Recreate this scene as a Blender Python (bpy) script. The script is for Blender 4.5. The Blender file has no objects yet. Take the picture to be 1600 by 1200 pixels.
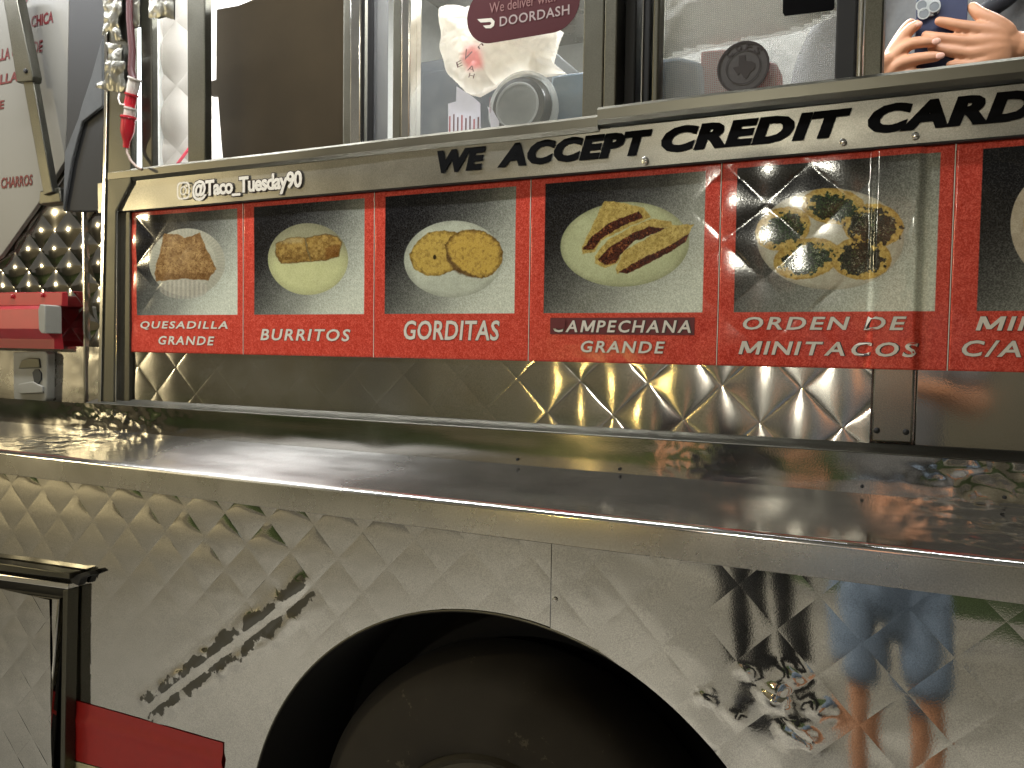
import bpy, bmesh, math, random
import numpy as np
from mathutils import Vector, Matrix
random.seed(7); rng = np.random.default_rng(7)
S = bpy.context.scene
C = S.collection

# ---------------------------------------------------------------- camera, sky, exposure
F = 1280.0                                    # focal length in pixels of a 1600 wide frame
AX = np.array([0.89997115, 0.03294234, -0.43470304])
AY = np.array([0.43572514, -0.03598709, 0.89936007])
AZ = np.array([0.01398333, -0.99880916, -0.04674115])
CAM = np.array([0.0, -1.16, 1.35])
cd = bpy.data.cameras.new('camera'); cam = bpy.data.objects.new('camera', cd); C.objects.link(cam)
cd.sensor_width = 36; cd.lens = F / 1600 * 36; cd.clip_start = 0.02; cd.clip_end = 500
M4 = Matrix([[AX[0], -AX[1], -AX[2], CAM[0]], [AY[0], -AY[1], -AY[2], CAM[1]], [AZ[0], -AZ[1], -AZ[2], CAM[2]], [0, 0, 0, 1]])
cam.matrix_world = M4
cd.dof.use_dof = False
S.camera = cam
W = bpy.data.worlds.new('World'); S.world = W; W.use_nodes = True
wn = W.node_tree; bg = wn.nodes['Background']
sky = wn.nodes.new('ShaderNodeTexSky'); sky.sky_type = 'NISHITA'; sky.sun_disc = False
sky.sun_elevation = math.radians(-4); sky.sun_rotation = math.radians(200)
glow = wn.nodes.new('ShaderNodeBackground'); glow.inputs[0].default_value = (1.0, 0.95, 0.82, 1); glow.inputs[1].default_value = 0.095   # even glow of a town's night sky
add = wn.nodes.new('ShaderNodeAddShader'); wn.links.new(sky.outputs[0], bg.inputs[0]); bg.inputs[1].default_value = 0.10
wn.links.new(bg.outputs[0], add.inputs[0]); wn.links.new(glow.outputs[0], add.inputs[1]); wn.links.new(add.outputs[0], wn.nodes['World Output'].inputs[0])
S.view_settings.view_transform = 'Standard'; S.view_settings.look = 'None'
S.view_settings.exposure = 0.48; S.view_settings.gamma = 1.0; S.view_settings.use_curve_mapping = False
try:
    S.cycles.sample_clamp_indirect = 6.0
    S.cycles.max_bounces = 8; S.cycles.transparent_max_bounces = 12
    S.cycles.use_denoising = True
except Exception: pass
PW_LAMP = (205, 36, 300)     # three lamp posts (white, yellow, far left)
PW_LED = 26.0                 # under the awning
PW_INSIDE = 40.0
PW_ADDED_BAR = 10.0                # lamp bar added above the windows to brighten the interior
PW_ADDED_FLOOD = 150.0               # flood lamps added on the hatch to brighten the mirrored ground

def at(px, py, y=0.0):
    """photo pixel -> world point on the plane Y = y"""
    v = np.array([px - 800.0, py - 600.0, F]); t = (y - CAM[1]) / float(v @ AY)
    return (CAM[0] + t * float(v @ AX), y, CAM[2] + t * float(v @ AZ))
def project(x, y, z):
    dx = x - CAM[0]; dy = y - CAM[1]; dz = z - CAM[2]
    p = [dx * AX[i] + dy * AY[i] + dz * AZ[i] for i in range(3)]
    return 800 + F * p[0] / p[2], 600 + F * p[1] / p[2]

# ---------------------------------------------------------------- noise
class Noise:
    def __init__(s, seed, n=64):
        s.n = n; s.g = np.random.default_rng(seed).random((n, n))
    def __call__(s, x, y, octaves=1):
        x = np.asarray(x, float); y = np.asarray(y, float)
        out = 0; amp = 1; tot = 0
        for o in range(octaves):
            xi = np.floor(x).astype(int); yi = np.floor(y).astype(int); fx = x - xi; fy = y - yi
            fx = fx * fx * fx * (fx * (fx * 6 - 15) + 10); fy = fy * fy * fy * (fy * (fy * 6 - 15) + 10)
            n = s.n; g = s.g; a = g[xi % n, yi % n]; b = g[(xi + 1) % n, yi % n]; c = g[xi % n, (yi + 1) % n]; d = g[(xi + 1) % n, (yi + 1) % n]
            out = out + amp * ((a * (1 - fx) + b * fx) * (1 - fy) + (c * (1 - fx) + d * fx) * fy)
            tot += amp; amp *= 0.55; x = x * 2.03 + 11.3; y = y * 2.03 + 5.7
        return out / tot - 0.5
N1, N2, N3 = Noise(1), Noise(2), Noise(3)
def sstep(a, b, x):
    t = np.clip((np.asarray(x, float) - a) / (b - a), 0, 1); return t * t * (3 - 2 * t)

# ---------------------------------------------------------------- object helpers
WORLD = {}
def link(o, parent=None, loc=(0, 0, 0)):
    C.objects.link(o)
    if parent is not None:
        o.parent = parent; o.matrix_parent_inverse = WORLD.get(parent.name, Matrix()).inverted()
    WORLD[o.name] = Matrix.Translation(loc)
    return o
def tag(o, label=None, cat=None, group=None, kind=None):
    if label: o['label'] = label
    if cat: o['category'] = cat
    if group: o['group'] = group
    if kind: o['kind'] = kind
    return o
def thing(name, label, cat, loc=(0, 0, 0), group=None):
    o = bpy.data.objects.new(name, None); o.empty_display_size = 0.1; o.location = loc
    link(o, None, loc); return tag(o, label, cat, group)
def mk(name, v, f, mat, parent=None, smooth=False, sharp=None):
    me = bpy.data.meshes.new(name); me.from_pydata([tuple(map(float, p)) for p in v], [], [tuple(map(int, q)) for q in f]); me.update()
    if mat: me.materials.append(mat)
    if smooth:
        me.polygons.foreach_set('use_smooth', [True] * len(me.polygons))
        if sharp: me.set_sharp_from_angle(angle=math.radians(sharp))
    return link(bpy.data.objects.new(name, me), parent)
def from_bm(name, bm, mat, parent=None, smooth=False, sharp=None):
    me = bpy.data.meshes.new(name); bmesh.ops.recalc_face_normals(bm, faces=bm.faces); bm.to_mesh(me); bm.free()
    if mat: me.materials.append(mat)
    if smooth:
        me.polygons.foreach_set('use_smooth', [True] * len(me.polygons))
        if sharp: me.set_sharp_from_angle(angle=math.radians(sharp))
    return link(bpy.data.objects.new(name, me), parent)
def bx(bm, x0, x1, y0, y1, z0, z1, bev=0.0, seg=2):
    r = bmesh.ops.create_cube(bm, size=1.0, matrix=Matrix.Translation(((x0 + x1) / 2, (y0 + y1) / 2, (z0 + z1) / 2)) @ Matrix.Diagonal((abs(x1 - x0), abs(y1 - y0), abs(z1 - z0), 1)))
    if bev > 0:
        es = list({e for v in r['verts'] for e in v.link_edges}); bmesh.ops.bevel(bm, geom=es, offset=bev, segments=seg, affect='EDGES', profile=0.5)
def box(name, x0, x1, y0, y1, z0, z1, mat, parent=None, bev=0.002):
    bm = bmesh.new(); bx(bm, x0, x1, y0, y1, z0, z1, bev); return from_bm(name, bm, mat, parent, bev > 0, 20)
def prism(name, pts, y0, y1, mat, parent=None, bev=0.0):
    """polygon of (x, z) with thickness from y0 (front) to y1"""
    bm = bmesh.new(); vs = [bm.verts.new((p[0], y0, p[1])) for p in pts]; f = bm.faces.new(vs)
    r = bmesh.ops.extrude_face_region(bm, geom=[f]); bmesh.ops.translate(bm, verts=[g for g in r['geom'] if isinstance(g, bmesh.types.BMVert)], vec=(0, y1 - y0, 0))
    if bev > 0: bmesh.ops.bevel(bm, geom=list(bm.edges), offset=bev, segments=2, affect='EDGES', profile=0.5)
    return from_bm(name, bm, mat, parent, bev > 0, 20)
def pxpoly(pp, y): return [(at(a, b, y)[0], at(a, b, y)[2]) for a, b in pp]
def prism_px(name, pp, y0, y1, mat, parent=None, bev=0.0): return prism(name, pxpoly(pp, y0), y0, y1, mat, parent, bev)
def tube_vf(path, r, n=10):
    path = [Vector(p) for p in path]; v = []; f = []
    rs = r if isinstance(r, (list, tuple)) else [r] * len(path)
    for i, p in enumerate(path):
        d = (path[min(i + 1, len(path) - 1)] - path[max(i - 1, 0)]).normalized()
        u = d.cross(Vector((0, 0, 1)) if abs(d.z) < 0.9 else Vector((1, 0, 0))).normalized(); w = d.cross(u)
        for k in range(n):
            a = 2 * math.pi * k / n; v.append(p + (u * math.cos(a) + w * math.sin(a)) * rs[i])
    for i in range(len(path) - 1):
        for k in range(n): f.append((i * n + k, i * n + (k + 1) % n, (i + 1) * n + (k + 1) % n, (i + 1) * n + k))
    f.append(tuple(range(n))[::-1]); f.append(tuple((len(path) - 1) * n + k for k in range(n)))
    return v, f
def tube(name, path, r, mat, parent=None, n=10):
    v, f = tube_vf(path, r, n); return mk(name, v, f, mat, parent, True, 50)
def lathe(name, prof, c, axis, mat, parent=None, n=48, sharp=40):
    """prof: (radius, offset along axis)"""
    axis = Vector(axis).normalized(); u = axis.cross(Vector((0, 0, 1)) if abs(axis.z) < 0.9 else Vector((1, 0, 0))).normalized(); w = axis.cross(u); c = Vector(c)
    v = []; f = []
    for r, h in prof:
        for k in range(n):
            a = 2 * math.pi * k / n; v.append(c + axis * h + (u * math.cos(a) + w * math.sin(a)) * r)
    for i in range(len(prof) - 1):
        for k in range(n): f.append((i * n + k, i * n + (k + 1) % n, (i + 1) * n + (k + 1) % n, (i + 1) * n + k))
    f.append(tuple(range(n))[::-1]); f.append(tuple((len(prof) - 1) * n + k for k in range(n)))
    return mk(name, v, f, mat, parent, True, sharp)
def grid(name, xs, zs, yfun, mat, parent=None, uv=False, smooth=True):
    X, Z = np.meshgrid(xs, zs); Y = yfun(X, Z); nx = len(xs); nz = len(zs)
    v = np.stack([X, Y, Z], -1).reshape(-1, 3); i = np.arange((nz - 1) * (nx - 1)); r = i // (nx - 1); c = i % (nx - 1); a = r * nx + c
    f = np.stack([a, a + 1, a + nx + 1, a + nx], -1)
    me = bpy.data.meshes.new(name); me.from_pydata(v.tolist(), [], f.tolist()); me.update()
    if mat: me.materials.append(mat)
    me.polygons.foreach_set('use_smooth', [smooth] * len(me.polygons))
    if uv:
        l = me.uv_layers.new(name='UVMap'); idx = np.zeros(len(me.loops), int); me.loops.foreach_get('vertex_index', idx)
        u = (v[idx, 0] - xs[0]) / (xs[-1] - xs[0]); w = (v[idx, 2] - zs[0]) / (zs[-1] - zs[0])
        l.data.foreach_set('uv', np.stack([u, w], -1).ravel())
    return link(bpy.data.objects.new(name, me), parent)

# ---------------------------------------------------------------- materials
def srgb(c):
    c = np.array(c, float) / 255.0; return tuple(np.where(c <= 0.04045, c / 12.92, ((c + 0.055) / 1.055) ** 2.4)) + (1.0,)
def mat_base(name):
    m = bpy.data.materials.new(name); m.use_nodes = True; nt = m.node_tree; b = nt.nodes['Principled BSDF']; return m, nt, b
def plain(name, col, rough=0.5, metal=0.0, var=0.15, scale=40.0, bump=0.0, coat=0.0, spec=0.5):
    m, nt, b = mat_base(name); L = nt.links.new
    tc = nt.nodes.new('ShaderNodeTexCoord'); n = nt.nodes.new('ShaderNodeTexNoise'); n.inputs['Scale'].default_value = scale; n.inputs['Detail'].default_value = 5
    L(tc.outputs['Object'], n.inputs['Vector'])
    mx = nt.nodes.new('ShaderNodeMix'); mx.data_type = 'RGBA'; c = srgb(col)
    mx.inputs[6].default_value = tuple(k * (1 - var) for k in c[:3]) + (1,); mx.inputs[7].default_value = tuple(min(1, k * (1 + var)) for k in c[:3]) + (1,)
    L(n.outputs['Fac'], mx.inputs[0]); L(mx.outputs[2], b.inputs['Base Color'])
    b.inputs['Roughness'].default_value = rough; b.inputs['Metallic'].default_value = metal; b.inputs['Coat Weight'].default_value = coat
    b.inputs['Specular IOR Level'].default_value = spec
    if bump > 0:
        bp = nt.nodes.new('ShaderNodeBump'); bp.inputs['Strength'].default_value = bump; bp.inputs['Distance'].default_value = 0.002
        L(n.outputs['Fac'], bp.inputs['Height']); L(bp.outputs['Normal'], b.inputs['Normal'])
    return m
def steel(name, col=(0.60, 0.575, 0.53), rough=0.10, var=0.06, aniso=0.0, grime=0.25, bump=0.02, brush=0.0, tan=(0, 0, 1), dust=0.0):
    """stainless steel: smudged, faintly brushed along X"""
    m, nt, b = mat_base(name); L = nt.links.new; N = nt.nodes.new
    tc = N('ShaderNodeTexCoord')
    n = N('ShaderNodeTexNoise'); n.inputs['Scale'].default_value = 6; n.inputs['Detail'].default_value = 8; n.inputs['Roughness'].default_value = 0.65
    L(tc.outputs['Object'], n.inputs['Vector'])
    n2 = N('ShaderNodeTexNoise'); n2.inputs['Scale'].default_value = 420; n2.inputs['Detail'].default_value = 2; L(tc.outputs['Object'], n2.inputs['Vector'])
    mp = N('ShaderNodeMapping'); mp.inputs['Scale'].default_value = (5, 5, 700); L(tc.outputs['Object'], mp.inputs['Vector'])
    n3 = N('ShaderNodeTexNoise'); n3.inputs['Scale'].default_value = 1; n3.inputs['Detail'].default_value = 3; L(mp.outputs[0], n3.inputs['Vector'])
    mr = N('ShaderNodeMapRange'); mr.inputs[1].default_value = 0.3; mr.inputs[2].default_value = 0.75; mr.inputs[3].default_value = rough - var; mr.inputs[4].default_value = rough + var
    L(n.outputs['Fac'], mr.inputs[0]); L(mr.outputs[0], b.inputs['Roughness'])
    mx = N('ShaderNodeMix'); mx.data_type = 'RGBA'; mx.inputs[6].default_value = tuple(c * (1 - grime) for c in col) + (1,); mx.inputs[7].default_value = tuple(col) + (1,)
    L(n.outputs['Fac'], mx.inputs[0]); L(mx.outputs[2], b.inputs['Base Color'])
    b.inputs['Metallic'].default_value = 1.0
    if dust > 0:   # fine dust and water spots
        n4 = N('ShaderNodeTexNoise'); n4.inputs['Scale'].default_value = 650; n4.inputs['Detail'].default_value = 3; L(tc.outputs['Object'], n4.inputs['Vector'])
        mr4 = N('ShaderNodeMapRange'); mr4.inputs[1].default_value = 0.3; mr4.inputs[2].default_value = 0.7; mr4.inputs[3].default_value = 1 - dust; mr4.inputs[4].default_value = 1 + dust * 0.6; L(n4.outputs['Fac'], mr4.inputs[0])
        mv = N('ShaderNodeVectorMath'); mv.operation = 'SCALE'; L(mx.outputs[2], mv.inputs[0]); L(mr4.outputs[0], mv.inputs['Scale']); L(mv.outputs[0], b.inputs['Base Color'])
    if aniso > 0:
        b.inputs['Anisotropic'].default_value = aniso
        cx = N('ShaderNodeCombineXYZ'); [setattr(cx.inputs[q], 'default_value', tan[q]) for q in range(3)]; L(cx.outputs[0], b.inputs['Tangent'])
    ad = N('ShaderNodeMath'); ad.operation = 'MULTIPLY_ADD'; ad.inputs[1].default_value = brush; L(n3.outputs['Fac'], ad.inputs[0]); L(n2.outputs['Fac'], ad.inputs[2])
    bp = N('ShaderNodeBump'); bp.inputs['Strength'].default_value = bump; bp.inputs['Distance'].default_value = 0.001
    L(ad.outputs[0], bp.inputs['Height']); L(bp.outputs['Normal'], b.inputs['Normal'])
    return m
def wear_patch(m, x0, w, r1):
    """extra roughness where years of plates have scuffed the sheet around x0"""
    nt = m.node_tree; b = nt.nodes['Principled BSDF']; L = nt.links.new; N = nt.nodes.new; src = b.inputs['Roughness'].links[0].from_socket
    g = N('ShaderNodeNewGeometry'); sx = N('ShaderNodeSeparateXYZ'); L(g.outputs['Position'], sx.inputs[0])
    a = N('ShaderNodeMath'); a.operation = 'SUBTRACT'; a.inputs[1].default_value = x0; L(sx.outputs[0], a.inputs[0]); ab = N('ShaderNodeMath'); ab.operation = 'ABSOLUTE'; L(a.outputs[0], ab.inputs[0])
    mr = N('ShaderNodeMapRange'); mr.interpolation_type = 'SMOOTHSTEP'; mr.inputs[1].default_value = 0; mr.inputs[2].default_value = w; mr.inputs[3].default_value = r1; mr.inputs[4].default_value = 0; L(ab.outputs[0], mr.inputs[0])
    n = N('ShaderNodeTexNoise'); n.inputs['Scale'].default_value = 7; n.inputs['Detail'].default_value = 5; mp = N('ShaderNodeMapping'); mp.inputs['Scale'].default_value = (1, 3, 1); L(g.outputs['Position'], mp.inputs[0]); L(mp.outputs[0], n.inputs['Vector'])
    m2 = N('ShaderNodeMapRange'); m2.inputs[1].default_value = 0.2; m2.inputs[2].default_value = 0.8; m2.inputs[3].default_value = 0.6; L(n.outputs['Fac'], m2.inputs[0])
    mu = N('ShaderNodeMath'); mu.operation = 'MULTIPLY'; L(mr.outputs[0], mu.inputs[0]); L(m2.outputs[0], mu.inputs[1]); ad = N('ShaderNodeMath'); L(mu.outputs[0], ad.inputs[0]); L(src, ad.inputs[1]); L(ad.outputs[0], b.inputs['Roughness'])
def emit(name, col, strength):
    m, nt, b = mat_base(name); b.inputs['Base Color'].default_value = (0.8, 0.8, 0.8, 1)
    b.inputs['Emission Color'].default_value = tuple(col) + (1,); b.inputs['Emission Strength'].default_value = strength; return m
def glass(name, tint=(1, 1, 1), dust=0.12, gloss=0.10):
    """old dusty window pane: mostly see-through, some mirror, some dust"""
    m = bpy.data.materials.new(name); m.use_nodes = True; nt = m.node_tree; nt.nodes.clear(); L = nt.links.new; N = nt.nodes.new
    out = N('ShaderNodeOutputMaterial'); tr = N('ShaderNodeBsdfTransparent'); tr.inputs[0].default_value = tuple(tint) + (1,)
    gl = N('ShaderNodeBsdfGlossy'); gl.inputs['Roughness'].default_value = 0.03; df = N('ShaderNodeBsdfDiffuse'); df.inputs[0].default_value = (0.55, 0.55, 0.5, 1)
    tc = N('ShaderNodeTexCoord'); n = N('ShaderNodeTexNoise'); n.inputs['Scale'].default_value = 9; n.inputs['Detail'].default_value = 9; n.inputs['Roughness'].default_value = 0.75; L(tc.outputs['Object'], n.inputs['Vector'])
    mr = N('ShaderNodeMapRange'); mr.inputs[1].default_value = 0.35; mr.inputs[2].default_value = 0.75; mr.inputs[3].default_value = dust * 0.3; mr.inputs[4].default_value = dust * 1.7; L(n.outputs['Fac'], mr.inputs[0])
    a = N('ShaderNodeMixShader'); L(mr.outputs[0], a.inputs[0]); L(tr.outputs[0], a.inputs[1]); L(df.outputs[0], a.inputs[2])
    fr = N('ShaderNodeLayerWeight'); fr.inputs[0].default_value = 0.5; pw = N('ShaderNodeMath'); pw.operation = 'POWER'; pw.inputs[1].default_value = 5.0; L(fr.outputs['Facing'], pw.inputs[0]); mu = N('ShaderNodeMath'); mu.operation = 'MULTIPLY_ADD'; mu.inputs[1].default_value = 0.6; mu.inputs[2].default_value = gloss * 0.5; mu.use_clamp = True; L(pw.outputs[0], mu.inputs[0])
    c = N('ShaderNodeMixShader'); L(mu.outputs[0], c.inputs[0]); L(a.outputs[0], c.inputs[1]); L(gl.outputs[0], c.inputs[2]); L(c.outputs[0], out.inputs[0])
    return m

M_QUILT = steel('quilted_steel', dust=0.25, rough=0.15, var=0.04, aniso=0.95, bump=0.03, grime=0.3)
M_QLEFT = steel('quilted_steel_polished', rough=0.09, var=0.03, bump=0.02, grime=0.25)
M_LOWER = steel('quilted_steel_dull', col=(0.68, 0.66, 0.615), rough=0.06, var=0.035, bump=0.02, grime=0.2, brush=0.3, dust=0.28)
def painted_reflections(m):
    """broken dark reflections painted into the colour either side of the dented fold over the wheel"""
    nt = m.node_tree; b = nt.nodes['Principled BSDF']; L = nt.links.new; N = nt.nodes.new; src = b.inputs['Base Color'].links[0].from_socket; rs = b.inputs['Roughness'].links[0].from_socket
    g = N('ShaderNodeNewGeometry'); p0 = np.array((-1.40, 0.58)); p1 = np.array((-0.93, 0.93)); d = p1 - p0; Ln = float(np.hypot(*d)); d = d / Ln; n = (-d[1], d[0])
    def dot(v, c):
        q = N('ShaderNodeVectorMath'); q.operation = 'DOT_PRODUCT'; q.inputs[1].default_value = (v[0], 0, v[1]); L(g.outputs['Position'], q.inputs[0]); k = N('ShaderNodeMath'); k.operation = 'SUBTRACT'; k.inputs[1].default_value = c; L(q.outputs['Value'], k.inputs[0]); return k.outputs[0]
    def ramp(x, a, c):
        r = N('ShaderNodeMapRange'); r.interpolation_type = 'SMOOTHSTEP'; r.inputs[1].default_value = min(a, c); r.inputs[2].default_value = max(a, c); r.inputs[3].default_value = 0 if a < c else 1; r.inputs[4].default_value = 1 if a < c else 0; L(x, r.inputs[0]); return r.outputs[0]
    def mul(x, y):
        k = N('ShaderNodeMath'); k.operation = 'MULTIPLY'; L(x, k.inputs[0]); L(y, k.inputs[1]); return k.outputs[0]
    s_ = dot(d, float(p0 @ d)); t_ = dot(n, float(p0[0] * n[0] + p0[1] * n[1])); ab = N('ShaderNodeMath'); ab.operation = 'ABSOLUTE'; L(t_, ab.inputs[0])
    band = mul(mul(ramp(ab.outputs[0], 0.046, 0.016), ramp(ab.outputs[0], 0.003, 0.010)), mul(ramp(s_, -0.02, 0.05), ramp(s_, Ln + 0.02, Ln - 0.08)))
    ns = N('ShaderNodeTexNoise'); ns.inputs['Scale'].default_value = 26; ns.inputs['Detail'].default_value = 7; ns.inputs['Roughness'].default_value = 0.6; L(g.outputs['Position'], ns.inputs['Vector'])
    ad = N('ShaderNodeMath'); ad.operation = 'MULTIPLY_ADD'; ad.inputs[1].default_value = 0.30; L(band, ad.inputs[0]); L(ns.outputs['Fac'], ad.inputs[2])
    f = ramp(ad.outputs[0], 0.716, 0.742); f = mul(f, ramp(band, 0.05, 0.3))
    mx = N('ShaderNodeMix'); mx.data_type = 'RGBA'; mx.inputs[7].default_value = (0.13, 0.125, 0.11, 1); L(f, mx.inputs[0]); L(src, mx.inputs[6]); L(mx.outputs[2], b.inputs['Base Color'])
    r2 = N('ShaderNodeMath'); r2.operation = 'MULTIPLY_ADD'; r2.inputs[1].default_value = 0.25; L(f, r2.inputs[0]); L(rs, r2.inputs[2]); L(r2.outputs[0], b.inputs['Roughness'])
painted_reflections(M_LOWER)  # dark broken reflections put into the steel colour along the fold
M_SHELF = steel('shelf_steel', dust=0.22, rough=0.09, var=0.04, aniso=0.5, tan=(0, 0, 1), bump=0.03, grime=0.3, brush=0.3)
M_SHELFTOP = steel('shelf_top_steel', col=(0.80, 0.785, 0.745), dust=0.15, rough=0.13, var=0.05, aniso=0.6, tan=(0, 1, 0), bump=0.03, grime=0.3, brush=0.3); wear_patch(M_SHELFTOP, -0.92, 0.42, 0.40)
M_LIP = steel('shelf_lip_steel', rough=0.28, var=0.05, aniso=0.4, bump=0.006, grime=0.25, dust=0.2)
M_FLAT = steel('smooth_steel', rough=0.27, var=0.07, aniso=0.3, bump=0.03, grime=0.2, dust=0.2)
M_FRAME = steel('window_frame_metal', dust=0.2, col=(0.135, 0.13, 0.105), rough=0.42, var=0.08, bump=0.06, grime=0.35)
M_UPRIGHT = steel('upright_steel', col=(0.36, 0.34, 0.29), rough=0.2, var=0.06, bump=0.03, grime=0.3, dust=0.2)
M_BAND = steel('name_band_steel', col=(0.35, 0.335, 0.29), rough=0.36, var=0.06, aniso=0.0, bump=0.03, grime=0.25, dust=0.2)
M_BRIGHT = steel('bright_edge_steel', col=(0.75, 0.73, 0.68), rough=0.2, var=0.05, bump=0.03, grime=0.15)
M_MIRROR = steel('smooth_plate', col=(0.45, 0.43, 0.40), rough=0.10, var=0.06, bump=0.02)
M_BLACK = plain('black_rubber', (16, 16, 17), 0.6, bump=0.1)
M_TYRE = plain('tyre_rubber', (46, 41, 33), 0.85, var=0.3, scale=18, bump=0.3)
M_WELL = plain('wheel_well', (20, 18, 16), 0.9)
M_RIM = plain('rusty_rim', (66, 61, 50), 0.6, var=0.4, scale=14, bump=0.2)
M_HUB = plain('dusty_hub', (62, 58, 48), 0.5, var=0.3, metal=0.4)
M_WHITE = plain('white_wall_panel', (205, 205, 198), 0.5, var=0.04)
M_BOARD = plain('white_board', (106, 104, 97), 0.45, var=0.05, scale=9)
M_REDTXT = plain('red_print', (84, 6, 12), 0.5, var=0.25, scale=160)
M_REDBOX = plain('red_paint', (150, 30, 36), 0.4, var=0.14, scale=24, coat=0.2)
M_STRIPE = plain('red_vinyl', (158, 26, 22), 0.45, var=0.12, scale=60)
M_STRIPEW = plain('white_vinyl', (196, 188, 150), 0.5, var=0.08)
M_GREYPL = plain('grey_plastic', (128, 126, 116), 0.55, var=0.1, bump=0.1)
M_GREYDK = plain('grey_strap_cloth', (70, 71, 70), 0.8, var=0.2, bump=0.3)
M_TAPE = plain('foil_tape', (128, 126, 116), 0.32, metal=0.9, var=0.2, scale=90, bump=0.6)
M_PLUGR = plain('red_plug_plastic', (165, 20, 34), 0.35, var=0.12, coat=0.3)
M_PLUGW = plain('white_plug_plastic', (190, 182, 172), 0.4, var=0.08)
M_CABLE = plain('cable_sheath', (132, 112, 98), 0.5)
M_BROWN = plain('brown_board', (50, 42, 29), 0.85, var=0.22, scale=12, bump=0.15, spec=0.08)
M_PAD = plain('white_quilted_cloth', (214, 206, 196), 0.85, var=0.04, scale=60, bump=0.15)
M_LETTER = plain('black_vinyl', (9, 9, 10), 0.7, var=0.2, spec=0.05)
M_WLET = plain('white_vinyl_print', (198, 192, 178), 0.5, var=0.08, scale=140)
M_DKLET = plain('dark_print', (44, 30, 28), 0.5)
M_INTDARK = plain('dark_equipment', (36, 40, 43), 0.4, metal=0.3, var=0.25, scale=30)
M_BLUEPL = plain('blue_grey_tray', (92, 112, 126), 0.4, var=0.12)
M_REDCASE = plain('red_carton', (165, 60, 62), 0.6, var=0.1)
M_SKIN = plain('skin', (196, 140, 104), 0.48, var=0.16, scale=32, bump=0.2)
M_NAIL = plain('finger_nail', (214, 164, 142), 0.3, var=0.05)
M_SWEAT = plain('grey_sweatshirt', (118, 118, 117), 0.9, var=0.18, scale=90, bump=0.4)
M_STRAP = plain('black_strap', (24, 25, 32), 0.7)
M_NAVY = plain('navy_phone_case', (32, 38, 68), 0.45, var=0.1)
M_CAMB = plain('camera_bump', (170, 172, 168), 0.3, var=0.04)
M_LENS = plain('lens_glass', (120, 124, 126), 0.12, var=0.2, coat=0.6)
M_LENSD = plain('lens_black', (22, 22, 26), 0.15, coat=0.6)
M_DENIM = plain('blue_denim', (112, 126, 142), 0.9, var=0.5, scale=14)
M_HAIR = plain('dark_hair', (30, 24, 20), 0.6)
M_SHOE = plain('dark_shoe', (36, 36, 40), 0.7)

def fabric_net(name):
    """insect screen: woven threads with open gaps"""
    m = bpy.data.materials.new(name); m.use_nodes = True; nt = m.node_tree; nt.nodes.clear(); L = nt.links.new; N = nt.nodes.new
    out = N('ShaderNodeOutputMaterial'); tr = N('ShaderNodeBsdfTransparent'); df = N('ShaderNodeBsdfPrincipled'); df.inputs['Base Color'].default_value = (0.42, 0.42, 0.40, 1); df.inputs['Roughness'].default_value = 0.5
    tc = N('ShaderNodeTexCoord'); w = N('ShaderNodeTexWave'); w.bands_direction = 'Z'; w.inputs['Scale'].default_value = 120; w.inputs['Distortion'].default_value = 0.6; L(tc.outputs['Object'], w.inputs[0])
    w2 = N('ShaderNodeTexWave'); w2.bands_direction = 'X'; w2.inputs['Scale'].default_value = 120; L(tc.outputs['Object'], w2.inputs[0])
    mx = N('ShaderNodeMath'); mx.operation = 'MAXIMUM'; L(w.outputs['Fac'], mx.inputs[0]); L(w2.outputs['Fac'], mx.inputs[1])
    mr = N('ShaderNodeMapRange'); mr.inputs[3].default_value = 0.12; mr.inputs[4].default_value = 0.5; L(mx.outputs[0], mr.inputs[0])
    a = N('ShaderNodeMixShader'); L(mr.outputs[0], a.inputs[0]); L(tr.outputs[0], a.inputs[1]); L(df.outputs[0], a.inputs[2]); L(a.outputs[0], out.inputs[0]); return m
def translucent(name, col, alpha=0.0, emission=0.0):
    m, nt, b = mat_base(name); L = nt.links.new
    n = nt.nodes.new('ShaderNodeTexNoise'); n.inputs['Scale'].default_value = 45; n.inputs['Detail'].default_value = 4
    tc = nt.nodes.new('ShaderNodeTexCoord'); L(tc.outputs['Object'], n.inputs['Vector'])
    b.inputs['Base Color'].default_value = srgb(col); b.inputs['Roughness'].default_value = 0.35
    tl = nt.nodes.new('ShaderNodeBsdfTranslucent'); tl.inputs[0].default_value = srgb(col)
    bp = nt.nodes.new('ShaderNodeBump'); bp.inputs['Strength'].default_value = 0.3; bp.inputs['Distance'].default_value = 0.003; L(n.outputs['Fac'], bp.inputs['Height']); L(bp.outputs[0], b.inputs['Normal'])
    mx = nt.nodes.new('ShaderNodeMixShader'); mx.inputs[0].default_value = 0.5; L(b.outputs[0], mx.inputs[1]); L(tl.outputs[0], mx.inputs[2]); last = mx
    if alpha > 0:
        tr = nt.nodes.new('ShaderNodeBsdfTransparent'); m2 = nt.nodes.new('ShaderNodeMixShader'); m2.inputs[0].default_value = alpha; L(mx.outputs[0], m2.inputs[1]); L(tr.outputs[0], m2.inputs[2]); last = m2
    L(last.outputs[0], nt.nodes['Material Output'].inputs[0]); return m
M_BAG = translucent('white_plastic_film', (244, 238, 226))
M_BAGINK = plain('red_ink_on_film', (226, 84, 84), 0.5, var=0.2)
M_CLEAR = translucent('clear_plastic_film', (210, 212, 206), alpha=0.55)
M_NET = fabric_net('insect_screen_weave')
M_GLASS = glass('dusty_pane', dust=0.10, gloss=0.08)
M_GLASS2 = glass('clean_pane', dust=0.03, gloss=0.05)
M_TUBE = emit('lamp_tube_glow', (0.88, 0.97, 1.0), 2.0)
M_LEDW = emit('led_strip_glow', (0.92, 0.96, 1.0), 9.0)
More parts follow.
